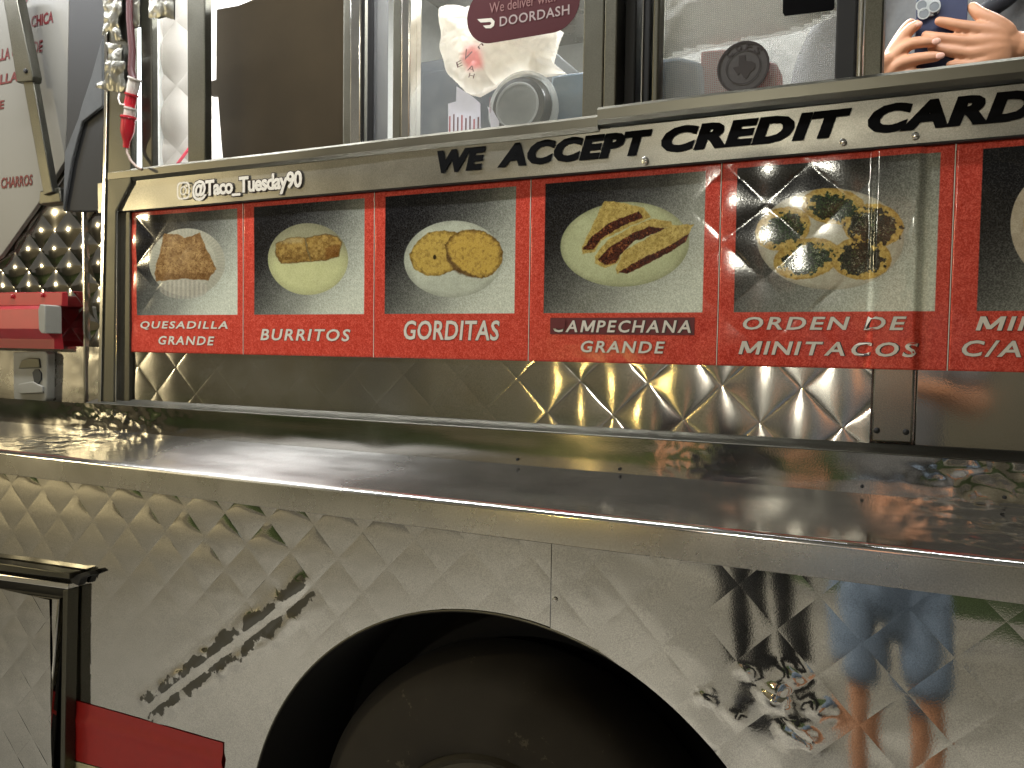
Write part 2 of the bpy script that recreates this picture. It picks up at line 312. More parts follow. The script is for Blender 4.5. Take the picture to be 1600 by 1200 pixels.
M_BULBW = emit('lamp_glow_white', (1.0, 0.93, 0.78), 40)
M_BULBY = emit('lamp_glow_yellow', (1.0, 0.72, 0.25), 40)

# ---------------------------------------------------------------- setting: ground, verge, far wall, lamp posts
def ground_mat(name, c1, c2, scale, rough=0.9, bump=0.3):
    m, nt, b = mat_base(name); L = nt.links.new; N = nt.nodes.new
    tc = N('ShaderNodeTexCoord'); n = N('ShaderNodeTexNoise'); n.inputs['Scale'].default_value = scale; n.inputs['Detail'].default_value = 9; n.inputs['Roughness'].default_value = 0.7; L(tc.outputs['Object'], n.inputs['Vector'])
    cr = N('ShaderNodeValToRGB'); cr.color_ramp.elements[0].position = 0.3; cr.color_ramp.elements[0].color = tuple(c1) + (1,); cr.color_ramp.elements[1].position = 0.72; cr.color_ramp.elements[1].color = tuple(c2) + (1,)
    L(n.outputs['Fac'], cr.inputs[0]); L(cr.outputs[0], b.inputs['Base Color']); b.inputs['Roughness'].default_value = rough
    bp = N('ShaderNodeBump'); bp.inputs['Strength'].default_value = bump; L(n.outputs['Fac'], bp.inputs['Height']); L(bp.outputs[0], b.inputs['Normal']); return m
M_CONC = ground_mat('pale_concrete', (0.33, 0.315, 0.275), (0.46, 0.44, 0.39), 1.6)
M_GRASS = ground_mat('dark_grass', (0.022, 0.05, 0.014), (0.06, 0.10, 0.03), 3.0, bump=1.0)
M_STUCCO = ground_mat('stucco', (0.26, 0.24, 0.20), (0.40, 0.37, 0.31), 1.3)
gr = mk('ground', [(-60, -4.75, 0), (60, -4.75, 0), (60, 40, 0), (-60, 40, 0)], [(0, 1, 2, 3)], M_CONC); gr['kind'] = 'structure'
lw = mk('lawn', [(-120, -120, -0.01), (120, -120, -0.01), (120, -4.75, -0.01), (-120, -4.75, -0.01)], [(0, 1, 2, 3)], M_GRASS); lw['kind'] = 'structure'
kb = box('kerb', -60, 60, -4.9, -4.75, -0.1, 0.12, M_CONC, None, 0.015); kb['kind'] = 'structure'
wl = thing('boundary_wall', 'long pale stucco wall beyond the dark grass behind the photographer', 'wall', (0, -10.6, 0))
box('wall', -30, 30, -10.9, -10.6, -0.02, 3.4, M_STUCCO, wl, 0.02); box('coping', -30.05, 30.05, -10.96, -10.54, 3.4, 3.5, M_CONC, wl, 0.02)
M_POLE = plain('lamp_pole_paint', (40, 42, 44), 0.5)
def lamp_post(x, y, z, power, col, mglow, label):
    t = thing('street_lamp', label, 'street lamp', (x, y, 0), 'street lamps lighting the parking lot')
    tube('pole', [(x, y - 0.35, 0), (x, y - 0.35, z * 0.6), (x, y - 0.35, z + 0.12), (x, y - 0.1, z + 0.2)], [0.06, 0.05, 0.045, 0.04], M_POLE, t)
    lathe('lamp_shade', [(0.03, 0.2), (0.10, 0.17), (0.17, 0.10), (0.165, 0.10), (0.09, 0.16), (0.02, 0.18)], (x, y, z), (0, 0, 1), M_POLE, t, 24)
    ld = bpy.data.lights.new('bulb_light', 'POINT'); ld.energy = power; ld.color = col; ld.shadow_soft_size = 0.07
    lo = bpy.data.objects.new('bulb_light', ld); lo.location = (x, y, z); link(lo); lo.parent = t; lo.matrix_parent_inverse = WORLD[t.name].inverted()
    return t
lamp_post(-1.45, -8.0, 3.0, PW_LAMP[0], (1.0, 0.96, 0.80), M_BULBW, 'white street lamp straight behind the photographer')
lamp_post(-3.4, -8.0, 0.95, PW_LAMP[1], (1.0, 0.70, 0.22), M_BULBY, 'low yellow lamp between the two white ones')
lamp_post(-8.2, -5.0, 2.6, PW_LAMP[2], (1.0, 0.84, 0.50), M_BULBW, 'white street lamp far down the kerb by the truck nose')

# ---------------------------------------------------------------- quilted sheets
def cells(lat, x0, x1, z0, z1, n, hfun):
    lx, lz, px, pz = lat
    ca = [((x - lx) / px + (z - lz) / pz, (x - lx) / px - (z - lz) / pz) for x in (x0, x1) for z in (z0, z1)]
    a0, a1 = math.floor(min(c[0] for c in ca)), math.ceil(max(c[0] for c in ca)); b0, b1 = math.floor(min(c[1] for c in ca)), math.ceil(max(c[1] for c in ca))
    A, B = np.meshgrid(np.arange(a0, a1), np.arange(b0, b1)); A = A.ravel(); B = B.ravel()
    cx = lx + px * (A + B + 1) / 2; cz = lz + pz * (A - B) / 2
    ok = (cx > x0 - px / 2) & (cx < x1 + px / 2) & (cz > z0 - pz / 2) & (cz < z1 + pz / 2); A = A[ok]; B = B[ok]
    g = 0.5 - 0.5 * np.cos(np.linspace(0, np.pi, n + 1)); ga, gb = np.meshgrid(g, g); ga = ga.ravel(); gb = gb.ravel(); k = n + 1
    a = A[:, None] + ga[None]; b = B[:, None] + gb[None]
    X = lx + px * (a + b) / 2; Z = lz + pz * (a - b) / 2
    q = np.arange(n * n); r = q // n; c = q % n; f0 = np.stack([r * k + c, r * k + c + 1, (r + 1) * k + c + 1, (r + 1) * k + c], -1)
    f = (np.arange(len(A)) * k * k)[:, None, None] + f0[None]
    Y = hfun(X, Z, np.repeat(A[:, None], k * k, 1), np.repeat(B[:, None], k * k, 1), a - A[:, None], b - B[:, None])
    return X.ravel(), Y.ravel(), Z.ravel(), f.reshape(-1, 4)
JIT = np.random.default_rng(3).normal(size=(997, 4))
def dome(A, B, fa, fb, H, j=1.0, G=0.0):
    u = 2 * fa - 1; v = 2 * fb - 1; k = (A * 131 + B * 71 + 100000) % 997
    cr = G * (np.exp(-np.minimum(fa, 1 - fa) / 0.022) + np.exp(-np.minimum(fb, 1 - fb) / 0.022))
    return -cr + H * (1 + 0.22 * j * JIT[k, 0]) * (1 - u * u) * (1 - v * v) + j * (0.00022 * JIT[k, 1] * u + 0.00022 * JIT[k, 2] * v) * (1 - u * u * v * v)
def sheet(name, lat, x0, x1, z0, z1, n, hfun, mat, parent, hole=None):
    X, Y, Z, f = cells(lat, x0, x1, z0, z1, n, hfun)
    if hole:
        hx, hz, R = hole; d = np.hypot(X - hx, Z - hz); ins = d < R
        keep = ~(ins[f].all(1)); f = f[keep]; s = np.where(ins, R / np.maximum(d, 1e-6), 1); X = hx + (X - hx) * s; Z = hz + (Z - hz) * s
    me = bpy.data.meshes.new(name); me.from_pydata(np.stack([X, Y, Z], -1).tolist(), [], f.tolist())
    bm = bmesh.new(); bm.from_mesh(me)
    for co, no in (((x0, 0, 0), (-1, 0, 0)), ((x1, 0, 0), (1, 0, 0)), ((0, 0, z0), (0, 0, -1)), ((0, 0, z1), (0, 0, 1))):
        bmesh.ops.bisect_plane(bm, geom=bm.verts[:] + bm.edges[:] + bm.faces[:], plane_co=co, plane_no=no, clear_outer=True)
    loose = [v for v in bm.verts if not v.link_faces]; bmesh.ops.delete(bm, geom=loose, context='VERTS')
    bm.to_mesh(me); bm.free(); me.materials.append(mat); me.polygons.foreach_set('use_smooth', [True] * len(me.polygons))
    return link(bpy.data.objects.new(name, me), parent)

ARCH = (-0.582, 0.3965, 0.5215)
LAT_MID = (-0.181, 1.248, 0.106, 0.100)
LAT_LOW = (-0.845, 1.022, 0.107, 0.107)
LAT_LEFT = (-1.761, 1.549, 0.094, 0.085)
def q_att(x, z):
    """how strongly the quilting shows through: pressed flat under most of the posters"""
    w = 0.08 + 0.62 * sstep(-0.30, -0.22, x) * (1 - sstep(-0.075, -0.04, x)) + 0.9 * (1 - sstep(-1.37, -1.31, x)) + 0.12 * sstep(-0.5, -0.3, x) * (1 - sstep(-0.3, -0.2, x))
    free = 1 - sstep(1.318, 1.332, z)
    return np.clip(w * (1 - free), 0, 1) + free * (0.15 + 0.80 * sstep(-0.62, -0.45, x) + 0.4 * (1 - sstep(-1.3, -1.15, x)))
def warp(x, z): return 0.0022 * N1(x * 3.1 + 20, z * 3.7 + 9, 2) + 0.0007 * N2(x * 11 + 3, z * 13 + 5, 2)
def mid_h(x, z):
    lx, lz, px, pz = LAT_MID; a = (x - lx) / px + (z - lz) / pz; b = (x - lx) / px - (z - lz) / pz
    A = np.floor(a).astype(int); B = np.floor(b).astype(int); return dome(A, B, a - A, b - B, 0.0015) * q_att(x, z) + warp(x, z)
def post_ridge(x, z):  # the upright that the posters are stretched over
    r = 0.0045 * sstep(-0.050, -0.044, x) * (1 - sstep(0.004, 0.012, x))
    wr = 0.0012 * N3(x * 160, z * 26, 2) * np.exp(-((x + 0.047) / 0.006) ** 2) + 0.0016 * N3(x * 120 + 7, z * 34, 3) * np.exp(-((x - 0.008) / 0.011) ** 2)
    return r + wr
def poster_y(x, z): return -(mid_h(x, z) + post_ridge(x, z) + 0.0022)

truck = thing('food_truck', 'stainless steel food truck side with quilted panels, serving windows and a fold-out shelf', 'food truck', (-0.58, 0, 0))
sheet('quilted_panel', LAT_MID, -1.47, -0.0425, 1.205, 1.625, 14, lambda X, Z, A, B, fa, fb: -(dome(A, B, fa, fb, 0.0015, 1.0, 0.00026) * q_att(X, Z) + warp(X, Z)), M_QUILT, truck)
def left_h(X, Z, A, B, fa, fb): return 0.045 - dome(A, B, fa, fb, 0.0036) - 0.002 * N1(X * 5, Z * 5)
sheet('quilted_panel', LAT_LEFT, -2.6, -1.588, 1.15, 2.6, 12, left_h, M_QLEFT, truck)
sheet('quilted_panel', (-1.55, 1.549, 0.094, 0.085), -1.588, -1.49, 1.15, 1.70, 12, lambda X, Z, A, B, fa, fb: 0.030 - dome(A, B, fa, fb, 0.0034) - 0.002 * N1(X * 7 + 3, Z * 5), M_QLEFT, truck)
def dent(X, Z):
    # long dented fold that runs up and to the right over the wheel
    p0 = np.array((-1.40, 0.58)); p1 = np.array((-0.955, 0.905)); d = p1 - p0; Ln = np.hypot(*d); d /= Ln; nrm = np.array((-d[1], d[0]))
    s = (X - p0[0]) * d[0] + (Z - p0[1]) * d[1]; t = (X - p0[0]) * nrm[0] + (Z - p0[1]) * nrm[1]
    m = sstep(-0.03, 0.05, s) * (1 - sstep(Ln - 0.06, Ln + 0.05, s)); off = 0.006 + 0.012 * N1(s * 30, 3.3)
    y = m * 0.0024 * (np.exp(-((t - 0.019 - off * 0.3) / 0.012) ** 2) + 0.8 * np.exp(-((t + 0.024 + 0.6 * off) / 0.012) ** 2)) * (0.9 + 3.0 * N2(s * 42, t * 46, 3))
    y = y + m * 0.0016 * N3(s * 120, t * 120, 2) * np.exp(-(t / 0.04) ** 2)
    for px, py, r, a in ((1105, 1085, .012, .0028), (1147, 1117, .012, .0028), (1215, 1085, .016, .004), (1245, 1140, .018, .005), (1285, 1105, .014, .004), (1235, 1050, .018, .003), (1165, 1045, .01, .002), (1210, 1080, .014, .004)):
        cx, _, cz = at(px, py); w = np.exp(-(((X - cx) / r) ** 2 + ((Z - cz) / (r * 0.8)) ** 2)); y = y + a * w * (0.6 + 2.2 * N2(X * 90 + Z * 40, Z * 150, 2))
    return y
def low_h(X, Z, A, B, fa, fb):
    k = 0.24 + (1.15 * np.exp(-((X + 1.12) / 0.27) ** 2) + 0.45 * (1 - sstep(-1.55, -1.25, X))) * sstep(0.75, 0.95, Z)
    return -(dome(A, B, fa, fb, 0.0011, 1.0, 0.00003) * k + 0.0035 * N1(X * 2.2 + 4, Z * 2.6 + 8, 2) + dent(X, Z))
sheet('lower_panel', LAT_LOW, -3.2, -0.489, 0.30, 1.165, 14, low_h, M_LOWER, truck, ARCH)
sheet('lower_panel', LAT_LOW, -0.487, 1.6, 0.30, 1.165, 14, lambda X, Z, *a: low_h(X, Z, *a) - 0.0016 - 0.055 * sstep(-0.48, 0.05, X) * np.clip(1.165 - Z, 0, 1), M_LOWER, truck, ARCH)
# panel seam rivets
bm = bmesh.new()
for px, py in ((867, 937),):
    x, y, z = at(px, py, -0.004); bmesh.ops.create_uvsphere(bm, u_segments=10, v_segments=6, radius=0.004, matrix=Matrix.Translation((x, y, z)) @ Matrix.Diagonal((1, 0.5, 1, 1)))
from_bm('rivet', bm, M_BRIGHT, truck, True)
# wheel arch lip and well
n = 96; v = []; f = []
prof = [(0.0, -0.0030), (-0.0025, -0.0036), (-0.0045, -0.0026), (-0.005, 0.003), (-0.002, 0.30)]
for i in range(n + 1):
    a = math.pi * (-0.10 + 1.2 * i / n)
    for r, y in prof: v.append((ARCH[0] + (ARCH[2] + 0.003 + r) * math.cos(a), y, ARCH[1] + (ARCH[2] + 0.003 + r) * math.sin(a)))
for i in range(n):
    for k in range(len(prof) - 1): a = i * len(prof) + k; f.append((a, a + len(prof), a + len(prof) + 1, a + 1))
o = mk('wheel_arch', v, f, M_FRAME, truck, True, 30); o.data.materials.append(M_WELL)
for i, p in enumerate(o.data.polygons): p.material_index = 1 if i % (len(prof) - 1) >= 1 else 0
box('wheel_well', -1.25, 0.1, 0.30, 0.34, 0.0, 1.0, M_WELL, truck, 0)

# wheel
def chipped(m, col, thr=0.66, scale=38):
    nt = m.node_tree; b = nt.nodes['Principled BSDF']; L = nt.links.new; N = nt.nodes.new; src = b.inputs['Base Color'].links[0].from_socket
    tc = N('ShaderNodeTexCoord'); n = N('ShaderNodeTexNoise'); n.inputs['Scale'].default_value = scale; n.inputs['Detail'].default_value = 9; n.inputs['Roughness'].default_value = 0.72; L(tc.outputs['Object'], n.inputs['Vector'])
    mr = N('ShaderNodeMapRange'); mr.inputs[1].default_value = thr; mr.inputs[2].default_value = thr + 0.02; L(n.outputs['Fac'], mr.inputs[0])
    mx = N('ShaderNodeMix'); mx.data_type = 'RGBA'; mx.inputs[7].default_value = srgb(col); L(mr.outputs[0], mx.inputs[0]); L(src, mx.inputs[6]); L(mx.outputs[2], b.inputs['Base Color'])
chipped(M_REDBOX, (92, 70, 66), 0.69); chipped(M_STRIPE, (96, 40, 36), 0.67, 30); chipped(M_GREYPL, (70, 66, 60), 0.66, 60); chipped(M_BOARD, (88, 84, 76), 0.70, 20); chipped(M_TYRE, (84, 78, 64), 0.62, 9)
wheel = bpy.data.objects.new('wheel', None); wheel.location = (-0.60, 0.15, 0.40); link(wheel, truck); WORLD[wheel.name] = Matrix.Translation((-0.60, 0.15, 0.40))
lathe('tyre', [(0.228, 0.055), (0.24, 0.070), (0.27, 0.078), (0.32, 0.082), (0.355, 0.075), (0.365, 0.07), (0.378, 0.06), (0.392, 0.035), (0.40, 0.0), (0.40, -0.06), (0.385, -0.1), (0.2, -0.1)], (-0.63, 0.15, 0.40), (0, -1, 0), M_TYRE, wheel, 72, 50)
lathe('rim', [(0.232, 0.06), (0.226, 0.070), (0.215, 0.06), (0.19, 0.01), (0.12, -0.02), (0.06, -0.02)], (-0.63, 0.15, 0.40), (0, -1, 0), M_RIM, wheel, 60, 40)
lathe('hub', [(0.11, -0.02), (0.105, 0.03), (0.09, 0.045), (0.05, 0.05), (0.045, 0.075), (0.02, 0.08)], (-0.63, 0.15, 0.40), (0, -1, 0), M_HUB, wheel, 40, 40)
for k in range(8):
    a = 2 * math.pi * k / 8 + 0.2; lathe('lug_nut', [(0.013, -0.02), (0.013, 0.012), (0.009, 0.018), (0.003, 0.019)], (-0.63 + 0.14 * math.cos(a), 0.15, 0.40 + 0.14 * math.sin(a)), (0, -1, 0), M_HUB, wheel, 6, 20)

# shelf: upstand, top, rolled front edge, lip
xs = np.concatenate([np.linspace(-3.2, -1.85, 30), np.linspace(-1.84, 0.4, 620), np.linspace(0.42, 1.6, 30)])
def crumple_field(x, y):   # knocks in the sheet at both ends of the counter
    a = math.exp(-((x - 0.10) / 0.07) ** 2) * 0.0042 + math.exp(-((x + 1.43) / 0.13) ** 2) * 0.0030 + math.exp(-((x + 0.27) / 0.05) ** 2) * 0.0012
    return 0.0 if a < 5e-5 else a * float(N2(x * 34, y * 42 + 3, 2) + 0.5 * abs(N3(x * 60 + y * 40, y * 50)))
def strip_mesh(name, prof, mat, wob, sharp=35, ends=True):
    """profile of (y, z) swept along X; wob(x, y) lifts z a little"""
    v = []; f = []; k = len(prof)
    for x in xs:
        for y, z in prof: v.append((x, y, z + wob(x, y)))
    for i in range(len(xs) - 1):
        for j in range(k - 1): a = i * k + j; f.append((a, a + 1, a + k + 1, a + k))
    return mk(name, v, f, mat, truck, True, sharp)
def shelf_wob(x, y): return float(0.0005 * N1(x * 5 + 2, y * 9) + 0.00015 * N2(x * 17, y * 30)) + crumple_field(x, y) * min(1.0, (y + 0.243) / 0.03) if y > -0.242 else 0.0
ys = np.linspace(-0.031, -0.243, 44); zt = lambda y: 1.168 + (y + 0.031) / 0.219 * 0.018
prof = [(y, zt(y)) for y in ys] + [(-0.2465, 1.1492), (-0.2488, 1.1478), (-0.2500, 1.1455), (-0.2500, 1.1435)]
strip_mesh('shelf_top', prof, M_SHELFTOP, shelf_wob, 60)
strip_mesh('shelf_lip', [(-0.2503, 1.1436), (-0.2508, 1.13), (-0.2500, 1.1105), (-0.2485, 1.1095), (-0.238, 1.1095), (-0.238, 1.113)], M_LIP, lambda x, y: 0.0)
strip_mesh('shelf_underside', [(-0.238, 1.139), (-0.004, 1.150)], M_FLAT, lambda x, y: 0.0)
def up_wob(x, y): return 0.0
v = []; f = []; zz = np.linspace(1.167, 1.2195, 18)
for x in xs:
    for z in zz: v.append((x, -0.031 - crumple_field(x, z * 1.3) * 0.9 - float(0.0012 * N1(x * 6 + 8, z * 20, 2) + 0.0005 * N2(x * 26, z * 40) * float(sstep(-0.5, 0.05, x) + 1 - sstep(-1.5, -1.2, x))), z))
k = len(zz)
for i in range(len(xs) - 1):
    for j in range(k - 1): a = i * k + j; f.append((a, a + k, a + k + 1, a + 1))
mk('upstand', v, f, M_SHELF, truck, True)
xs = np.linspace(at(156, 638)[0], 1.6, 160)
strip_mesh('ledge', [(-0.031, 1.2195), (-0.0325, 1.2203), (-0.0322, 1.2215), (-0.030, 1.2222), (-0.006, 1.2278), (-0.004, 1.2300), (0.002, 1.2305)], M_FRAME, lambda x, y: 0.0, 60)
for px, py, ya in ((1347, 760, -0.033), (1570, 777, -0.033), (968, 733, -0.033), (808, 718, -0.033)):
    x, y, z = at(px, py, ya); lathe('screw', [(0.0022, 0.0), (0.0022, 0.001), (0.0012, 0.0016)], (x, y, z), (0, -1, 0), M_BLACK, truck, 10)

# uprights and mid-band trim
prism_px('corner_post', [(163, -160), (204, -160), (205, 150), (204, 285), (181, 330), (178, 632), (152, 634), (159, 300), (163, 150)], -0.020, -0.004, M_FRAME, truck, 0.0025)
prism_px('post_edge', [(163, -160), (167, -160), (167, 150), (164, 300), (157, 634), (152, 634), (159.5, 300), (162.5, 150)], -0.0235, -0.0203, M_BRIGHT, truck, 0.001)
prism_px('post_flange', [(183, 330), (203, 326), (202, 634), (181, 634)], -0.008, 0.03, M_FRAME, truck, 0.002)
prism_px('post_rib', [(179, 331), (183, 330), (181, 634), (177, 634)], -0.018, 0.0, M_BRIGHT, truck, 0.0015)
box('upright', -0.0405, 0.0075, -0.0030, 0.02, 1.2325, 1.605, M_UPRIGHT, truck, 0.0025)
for x in (-0.034, 0.0):
    lathe('screw', [(0.004, 0.0), (0.004, 0.0015), (0.002, 0.003)], (x, -0.0033, 1.247), (0, -1, 0), M_BLACK, truck, 10)
box('recessed_plate', 0.0095, 1.6, 0.004, 0.02, 1.2, 1.60, M_MIRROR, truck, 0.002)
# lettering band under the windows
grid('name_band', np.linspace(-1.497, 1.6, 260), np.linspace(1.6085, 1.668, 16), lambda X, Z: -0.013 - 0.0026 * N1(X * 5.5 + 3, Z * 14, 2) - 0.0012 * N2(X * 22, Z * 40, 2) * sstep(-0.5, 0, X), M_BAND, truck)
box('name_band_edge', -1.497, 1.6, -0.012, 0.0, 1.6065, 1.6090, M_BLACK, truck, 0.0005)
for px, py in ((1008, 253), (1317, 222), (1430, 212), (1008, 250)):
    x, y, z = at(px, py, -0.016); lathe('screw', [(0.0045, -0.002), (0.0045, 0.0015), (0.0025, 0.0025)], (x, y, z), (0, -1, 0), M_BRIGHT, truck, 10)
M_SILL = steel('sill_metal', col=(0.19, 0.18, 0.145), rough=0.36, var=0.06, bump=0.05)
def sill(name, x0, x1, zb, zt_, yf, mat):
    n = 60; v = []; f = []; pr = [(-0.008, zb), (yf + 0.006, zb + 0.001), (yf, zb + 0.007), (yf, zt_ - 0.004), (yf + 0.003, zt_), (0.03, zt_ + 0.004), (0.03, zb)]; k = len(pr)
    for x in np.linspace(x0, x1, n):
        w = 0.0015 * float(N1(x * 4, 2.0)); v += [(x, y + w, z + w) for y, z in pr]
    for i in range(n - 1):
        for j in range(k - 1): a = i * k + j; f.append((a, a + k, a + k + 1, a + 1))
    f.append(tuple(range(k))); f.append(tuple((n - 1) * k + j for j in range(k)))
    return mk(name, v, f, mat, truck, True, 28)
sill('window_sill', -1.462, -0.418, 1.664, 1.688, -0.021, M_SILL)
sill('window_sill', -0.416, 1.6, 1.671, 1.696, -0.029, M_SILL)
# window uprights (x0, x1, y front, y back, material)
for x0, x1, y0, y1, m in ((-1.372, -1.342, -0.012, 0.004, M_FRAME), (-1.247, -1.202, -0.012, 0.006, M_FRAME), (-0.870, -0.848, -0.010, 0.004, M_BRIGHT), (-0.845, -0.832, 0.004, 0.05, M_BLACK),
                          (-0.790, -0.773, 0.0, 0.04, M_FRAME), (-0.770, -0.752, -0.006, 0.03, M_BRIGHT), (-0.446, -0.4135, -0.014, 0.02, M_FRAME), (-0.4105, -0.391, -0.022, 0.05, M_FRAME),
                          (-0.3895, -0.372, 0.006, 0.05, M_BLACK), (-0.366, -0.362, 0.012, 0.05, M_BRIGHT), (-0.360, -0.350, 0.006, 0.06, M_BLACK), (-0.345, -0.336, 0.0, 0.03, M_FRAME),
                          (-0.100, -0.075, 0.006, 0.05, M_BLACK), (-0.0735, -0.0665, 0.0, 0.03, M_BRIGHT), (-0.0640, -0.042, -0.018, 0.05, M_FRAME)):
    box('window_upright', x0, x1, y0, y1, 1.685, 2.30, m, truck, 0.0025)
box('window_upright', -0.935, -0.895, 0.055, 0.08, 1.68, 2.30, M_FRAME, truck, 0.003)
box('window_head', -1.50, 1.6, -0.02, 0.06, 2.30, 2.38, M_FRAME, truck, 0.004)
for x0, x1, m in ((-1.338, -1.247, M_GLASS2), (-0.832, -0.790, M_GLASS), (-0.752, -0.446, M_GLASS), (-0.336, -0.100, M_GLASS)):
    box('window_pane', x0, x1, 0.012, 0.016, 1.685, 2.30, m, truck, 0)
box('insect_screen', -0.336, -0.100, 0.030, 0.0305, 1.685, 2.30, M_NET, truck, 0)
# shell: inner walls, roof, awning hatch with light strip
ins = M_WHITE
box('inner_floor', -1.6, 1.6, 0.40, 2.1, 0.70, 0.75, M_INTDARK, truck, 0)
box('inner_wall', -1.62, 1.6, 2.05, 2.1, 0.75, 2.6, ins, truck, 0)
box('inner_wall', -1.66, -1.62, 0.10, 2.1, 0.75, 2.6, ins, truck, 0)
box('inner_wall', 1.6, 1.64, 0.0, 2.1, 0.75, 2.6, ins, truck, 0)
box('roof', -1.7, 1.7, -0.03, 2.12, 2.6, 2.66, M_FLAT, truck, 0.01)
box('upper_panel', -1.6, 1.6, 0.0, 0.04, 2.38, 2.6, M_FLAT, truck, 0.004)
box('inner_lining', -1.6, 1.6, 0.03, 0.06, 0.98, 1.66, M_FLAT, truck, 0)
bm = bmesh.new(); bx(bm, -3.6, 1.5, -1.0, 0, -0.015, 0.015, 0.005)
bmesh.ops.rotate(bm, verts=bm.verts, cent=(0, 0, 0), matrix=Matrix.Rotation(math.radians(-14), 3, 'X')); bmesh.ops.translate(bm, verts=bm.verts, vec=(0, -0.03, 2.45))
from_bm('awning_hatch', bm, plain('grey_hatch_paint', (120, 120, 114), 0.6), truck, True, 40)
led = thing('light_strip', 'long white light strip fixed under the raised hatch of the truck', 'lamp', (0, -0.33, 2.46))
box('diffuser', -2.5, -0.5, -0.345, -0.315, 2.455, 2.475, M_LEDW, led, 0.004); box('housing', -2.51, -0.49, -0.35, -0.31, 2.476, 2.49, M_FRAME, led, 0.002)
ld = bpy.data.lights.new('strip_light', 'AREA'); ld.shape = 'RECTANGLE'; ld.size = 2.0; ld.size_y = 0.03; ld.energy = PW_LED; ld.color = (0.95, 0.97, 1.0)
lo = bpy.data.objects.new('strip_light', ld); lo.location = (-1.5, -0.33, 2.45); link(lo); lo.parent = led; lo.matrix_parent_inverse = WORLD[led.name].inverted()
clamp = thing('ceiling_lamp', 'white tube lamp on the ceiling inside the truck', 'lamp', (-0.5, 0.9, 2.57))
box('tube', -1.2, 0.4, 0.86, 0.94, 2.54, 2.565, M_TUBE, clamp, 0.005); box('housing', -1.25, 0.45, 0.84, 0.96, 2.568, 2.59, M_WHITE, clamp, 0.003)
ld = bpy.data.lights.new('ceiling_light', 'AREA'); ld.shape = 'RECTANGLE'; ld.size = 1.6; ld.size_y = 0.08; ld.energy = PW_INSIDE; ld.color = (0.96, 0.98, 1.0)
lo = bpy.data.objects.new('ceiling_light', ld); lo.location = (-0.4, 0.9, 2.53); link(lo); lo.parent = clamp; lo.matrix_parent_inverse = WORLD[clamp.name].inverted()

added_bar = thing('added_lamp_bar', 'unseen lamp bar added inside above the windows to brighten the interior', 'lamp', (-0.5, 0.10, 2.36))  # added out of view to light the pad and window contents
box('tube', -1.45, 0.45, 0.085, 0.115, 2.345, 2.36, M_TUBE, added_bar, 0.004); box('housing', -1.47, 0.47, 0.075, 0.125, 2.361, 2.38, M_WHITE, added_bar, 0.002)
ld = bpy.data.lights.new('added_bar_light', 'AREA'); ld.shape = 'RECTANGLE'; ld.size = 1.9; ld.size_y = 0.04; ld.energy = PW_ADDED_BAR; ld.color = (0.93, 0.97, 1.0)
lo = bpy.data.objects.new('added_bar_light', ld); lo.location = (-0.5, 0.10, 2.34); lo.rotation_euler = (math.radians(25), 0, 0); link(lo); lo.parent = added_bar; lo.matrix_parent_inverse = WORLD[added_bar.name].inverted()
for fx, lab_ in ((-1.5, 'unseen flood lamp added nearer the truck nose to brighten the ground'), (0.3, 'unseen flood lamp added nearer the tail to brighten the ground')):
    flood = thing('added_flood', lab_, 'lamp', (fx, -0.98, 2.62), 'unseen flood lamps added to brighten the ground')  # added out of view so the steel mirrors a brighter ground
    box('housing', fx - 0.12, fx + 0.12, -1.03, -0.97, 2.56, 2.66, M_FRAME, flood, 0.006); box('lens', fx - 0.11, fx + 0.11, -1.036, -1.031, 2.57, 2.65, M_LEDW, flood, 0.002)  # housing and lens of the added flood lamp
    ld = bpy.data.lights.new('added_flood_light', 'SPOT'); ld.energy = PW_ADDED_FLOOD; ld.color = (1.0, 0.985, 0.94); ld.spot_size = math.radians(130); ld.spot_blend = 0.6; ld.shadow_soft_size = 0.06
    lo = bpy.data.objects.new('added_flood_light', ld); lo.location = (fx, -1.06, 2.6); lo.rotation_euler = (math.radians(-48), 0, 0); link(lo); lo.parent = flood; lo.matrix_parent_inverse = WORLD[flood.name].inverted()
box('corner_trim', -1.591, -1.585, 0.020, 0.05, 1.15, 2.5, M_BRIGHT, truck, 0.001)

# ---------------------------------------------------------------- hatch door, stripes at lower left
hd = pxpoly([(-160, 900), (93, 935), (83, 1060), (73, 1230), (74, 1420), (-160, 1420)], -0.028)
o = prism('storage_door', hd, -0.030, -0.012, M_LOWER, truck, 0.003)
sheet('door_skin', (-1.70, 0.80, 0.107, 0.107), -2.4, at(80, 1000, -0.03)[0], 0.25, at(40, 928, -0.03)[2], 12, lambda X, Z, A, B, fa, fb: -0.0325 - dome(A, B, fa, fb, 0.0008) - 0.0016 * N1(X * 4, Z * 4), M_LOWER, truck)
prism_px('door_trim', [(-200, 857), (0, 880), (108, 896), (108, 905), (-200, 868)], -0.034, -0.005, M_FRAME, truck, 0.002)
prism_px('door_trim', [(-200, 870), (106, 912), (106, 921), (-200, 880)], -0.031, -0.004, M_BRIGHT, truck, 0.002)
prism_px('door_trim', [(98, 922), (106, 921), (104, 1000), (101, 1140), (99, 1400), (91, 1400), (95, 1100)], -0.030, -0.004, M_FRAME, truck, 0.002)
prism_px('door_gap', [(-200, 860), (112, 900), (108, 1000), (106, 1400), (-200, 1400)], -0.0045, -0.0040, M_BLACK, truck)
prism_px('door_catch', [(109, 901), (136, 893), (143, 898), (126, 905), (122, 916), (110, 910)], -0.022, -0.004, M_BLACK, truck, 0.002)
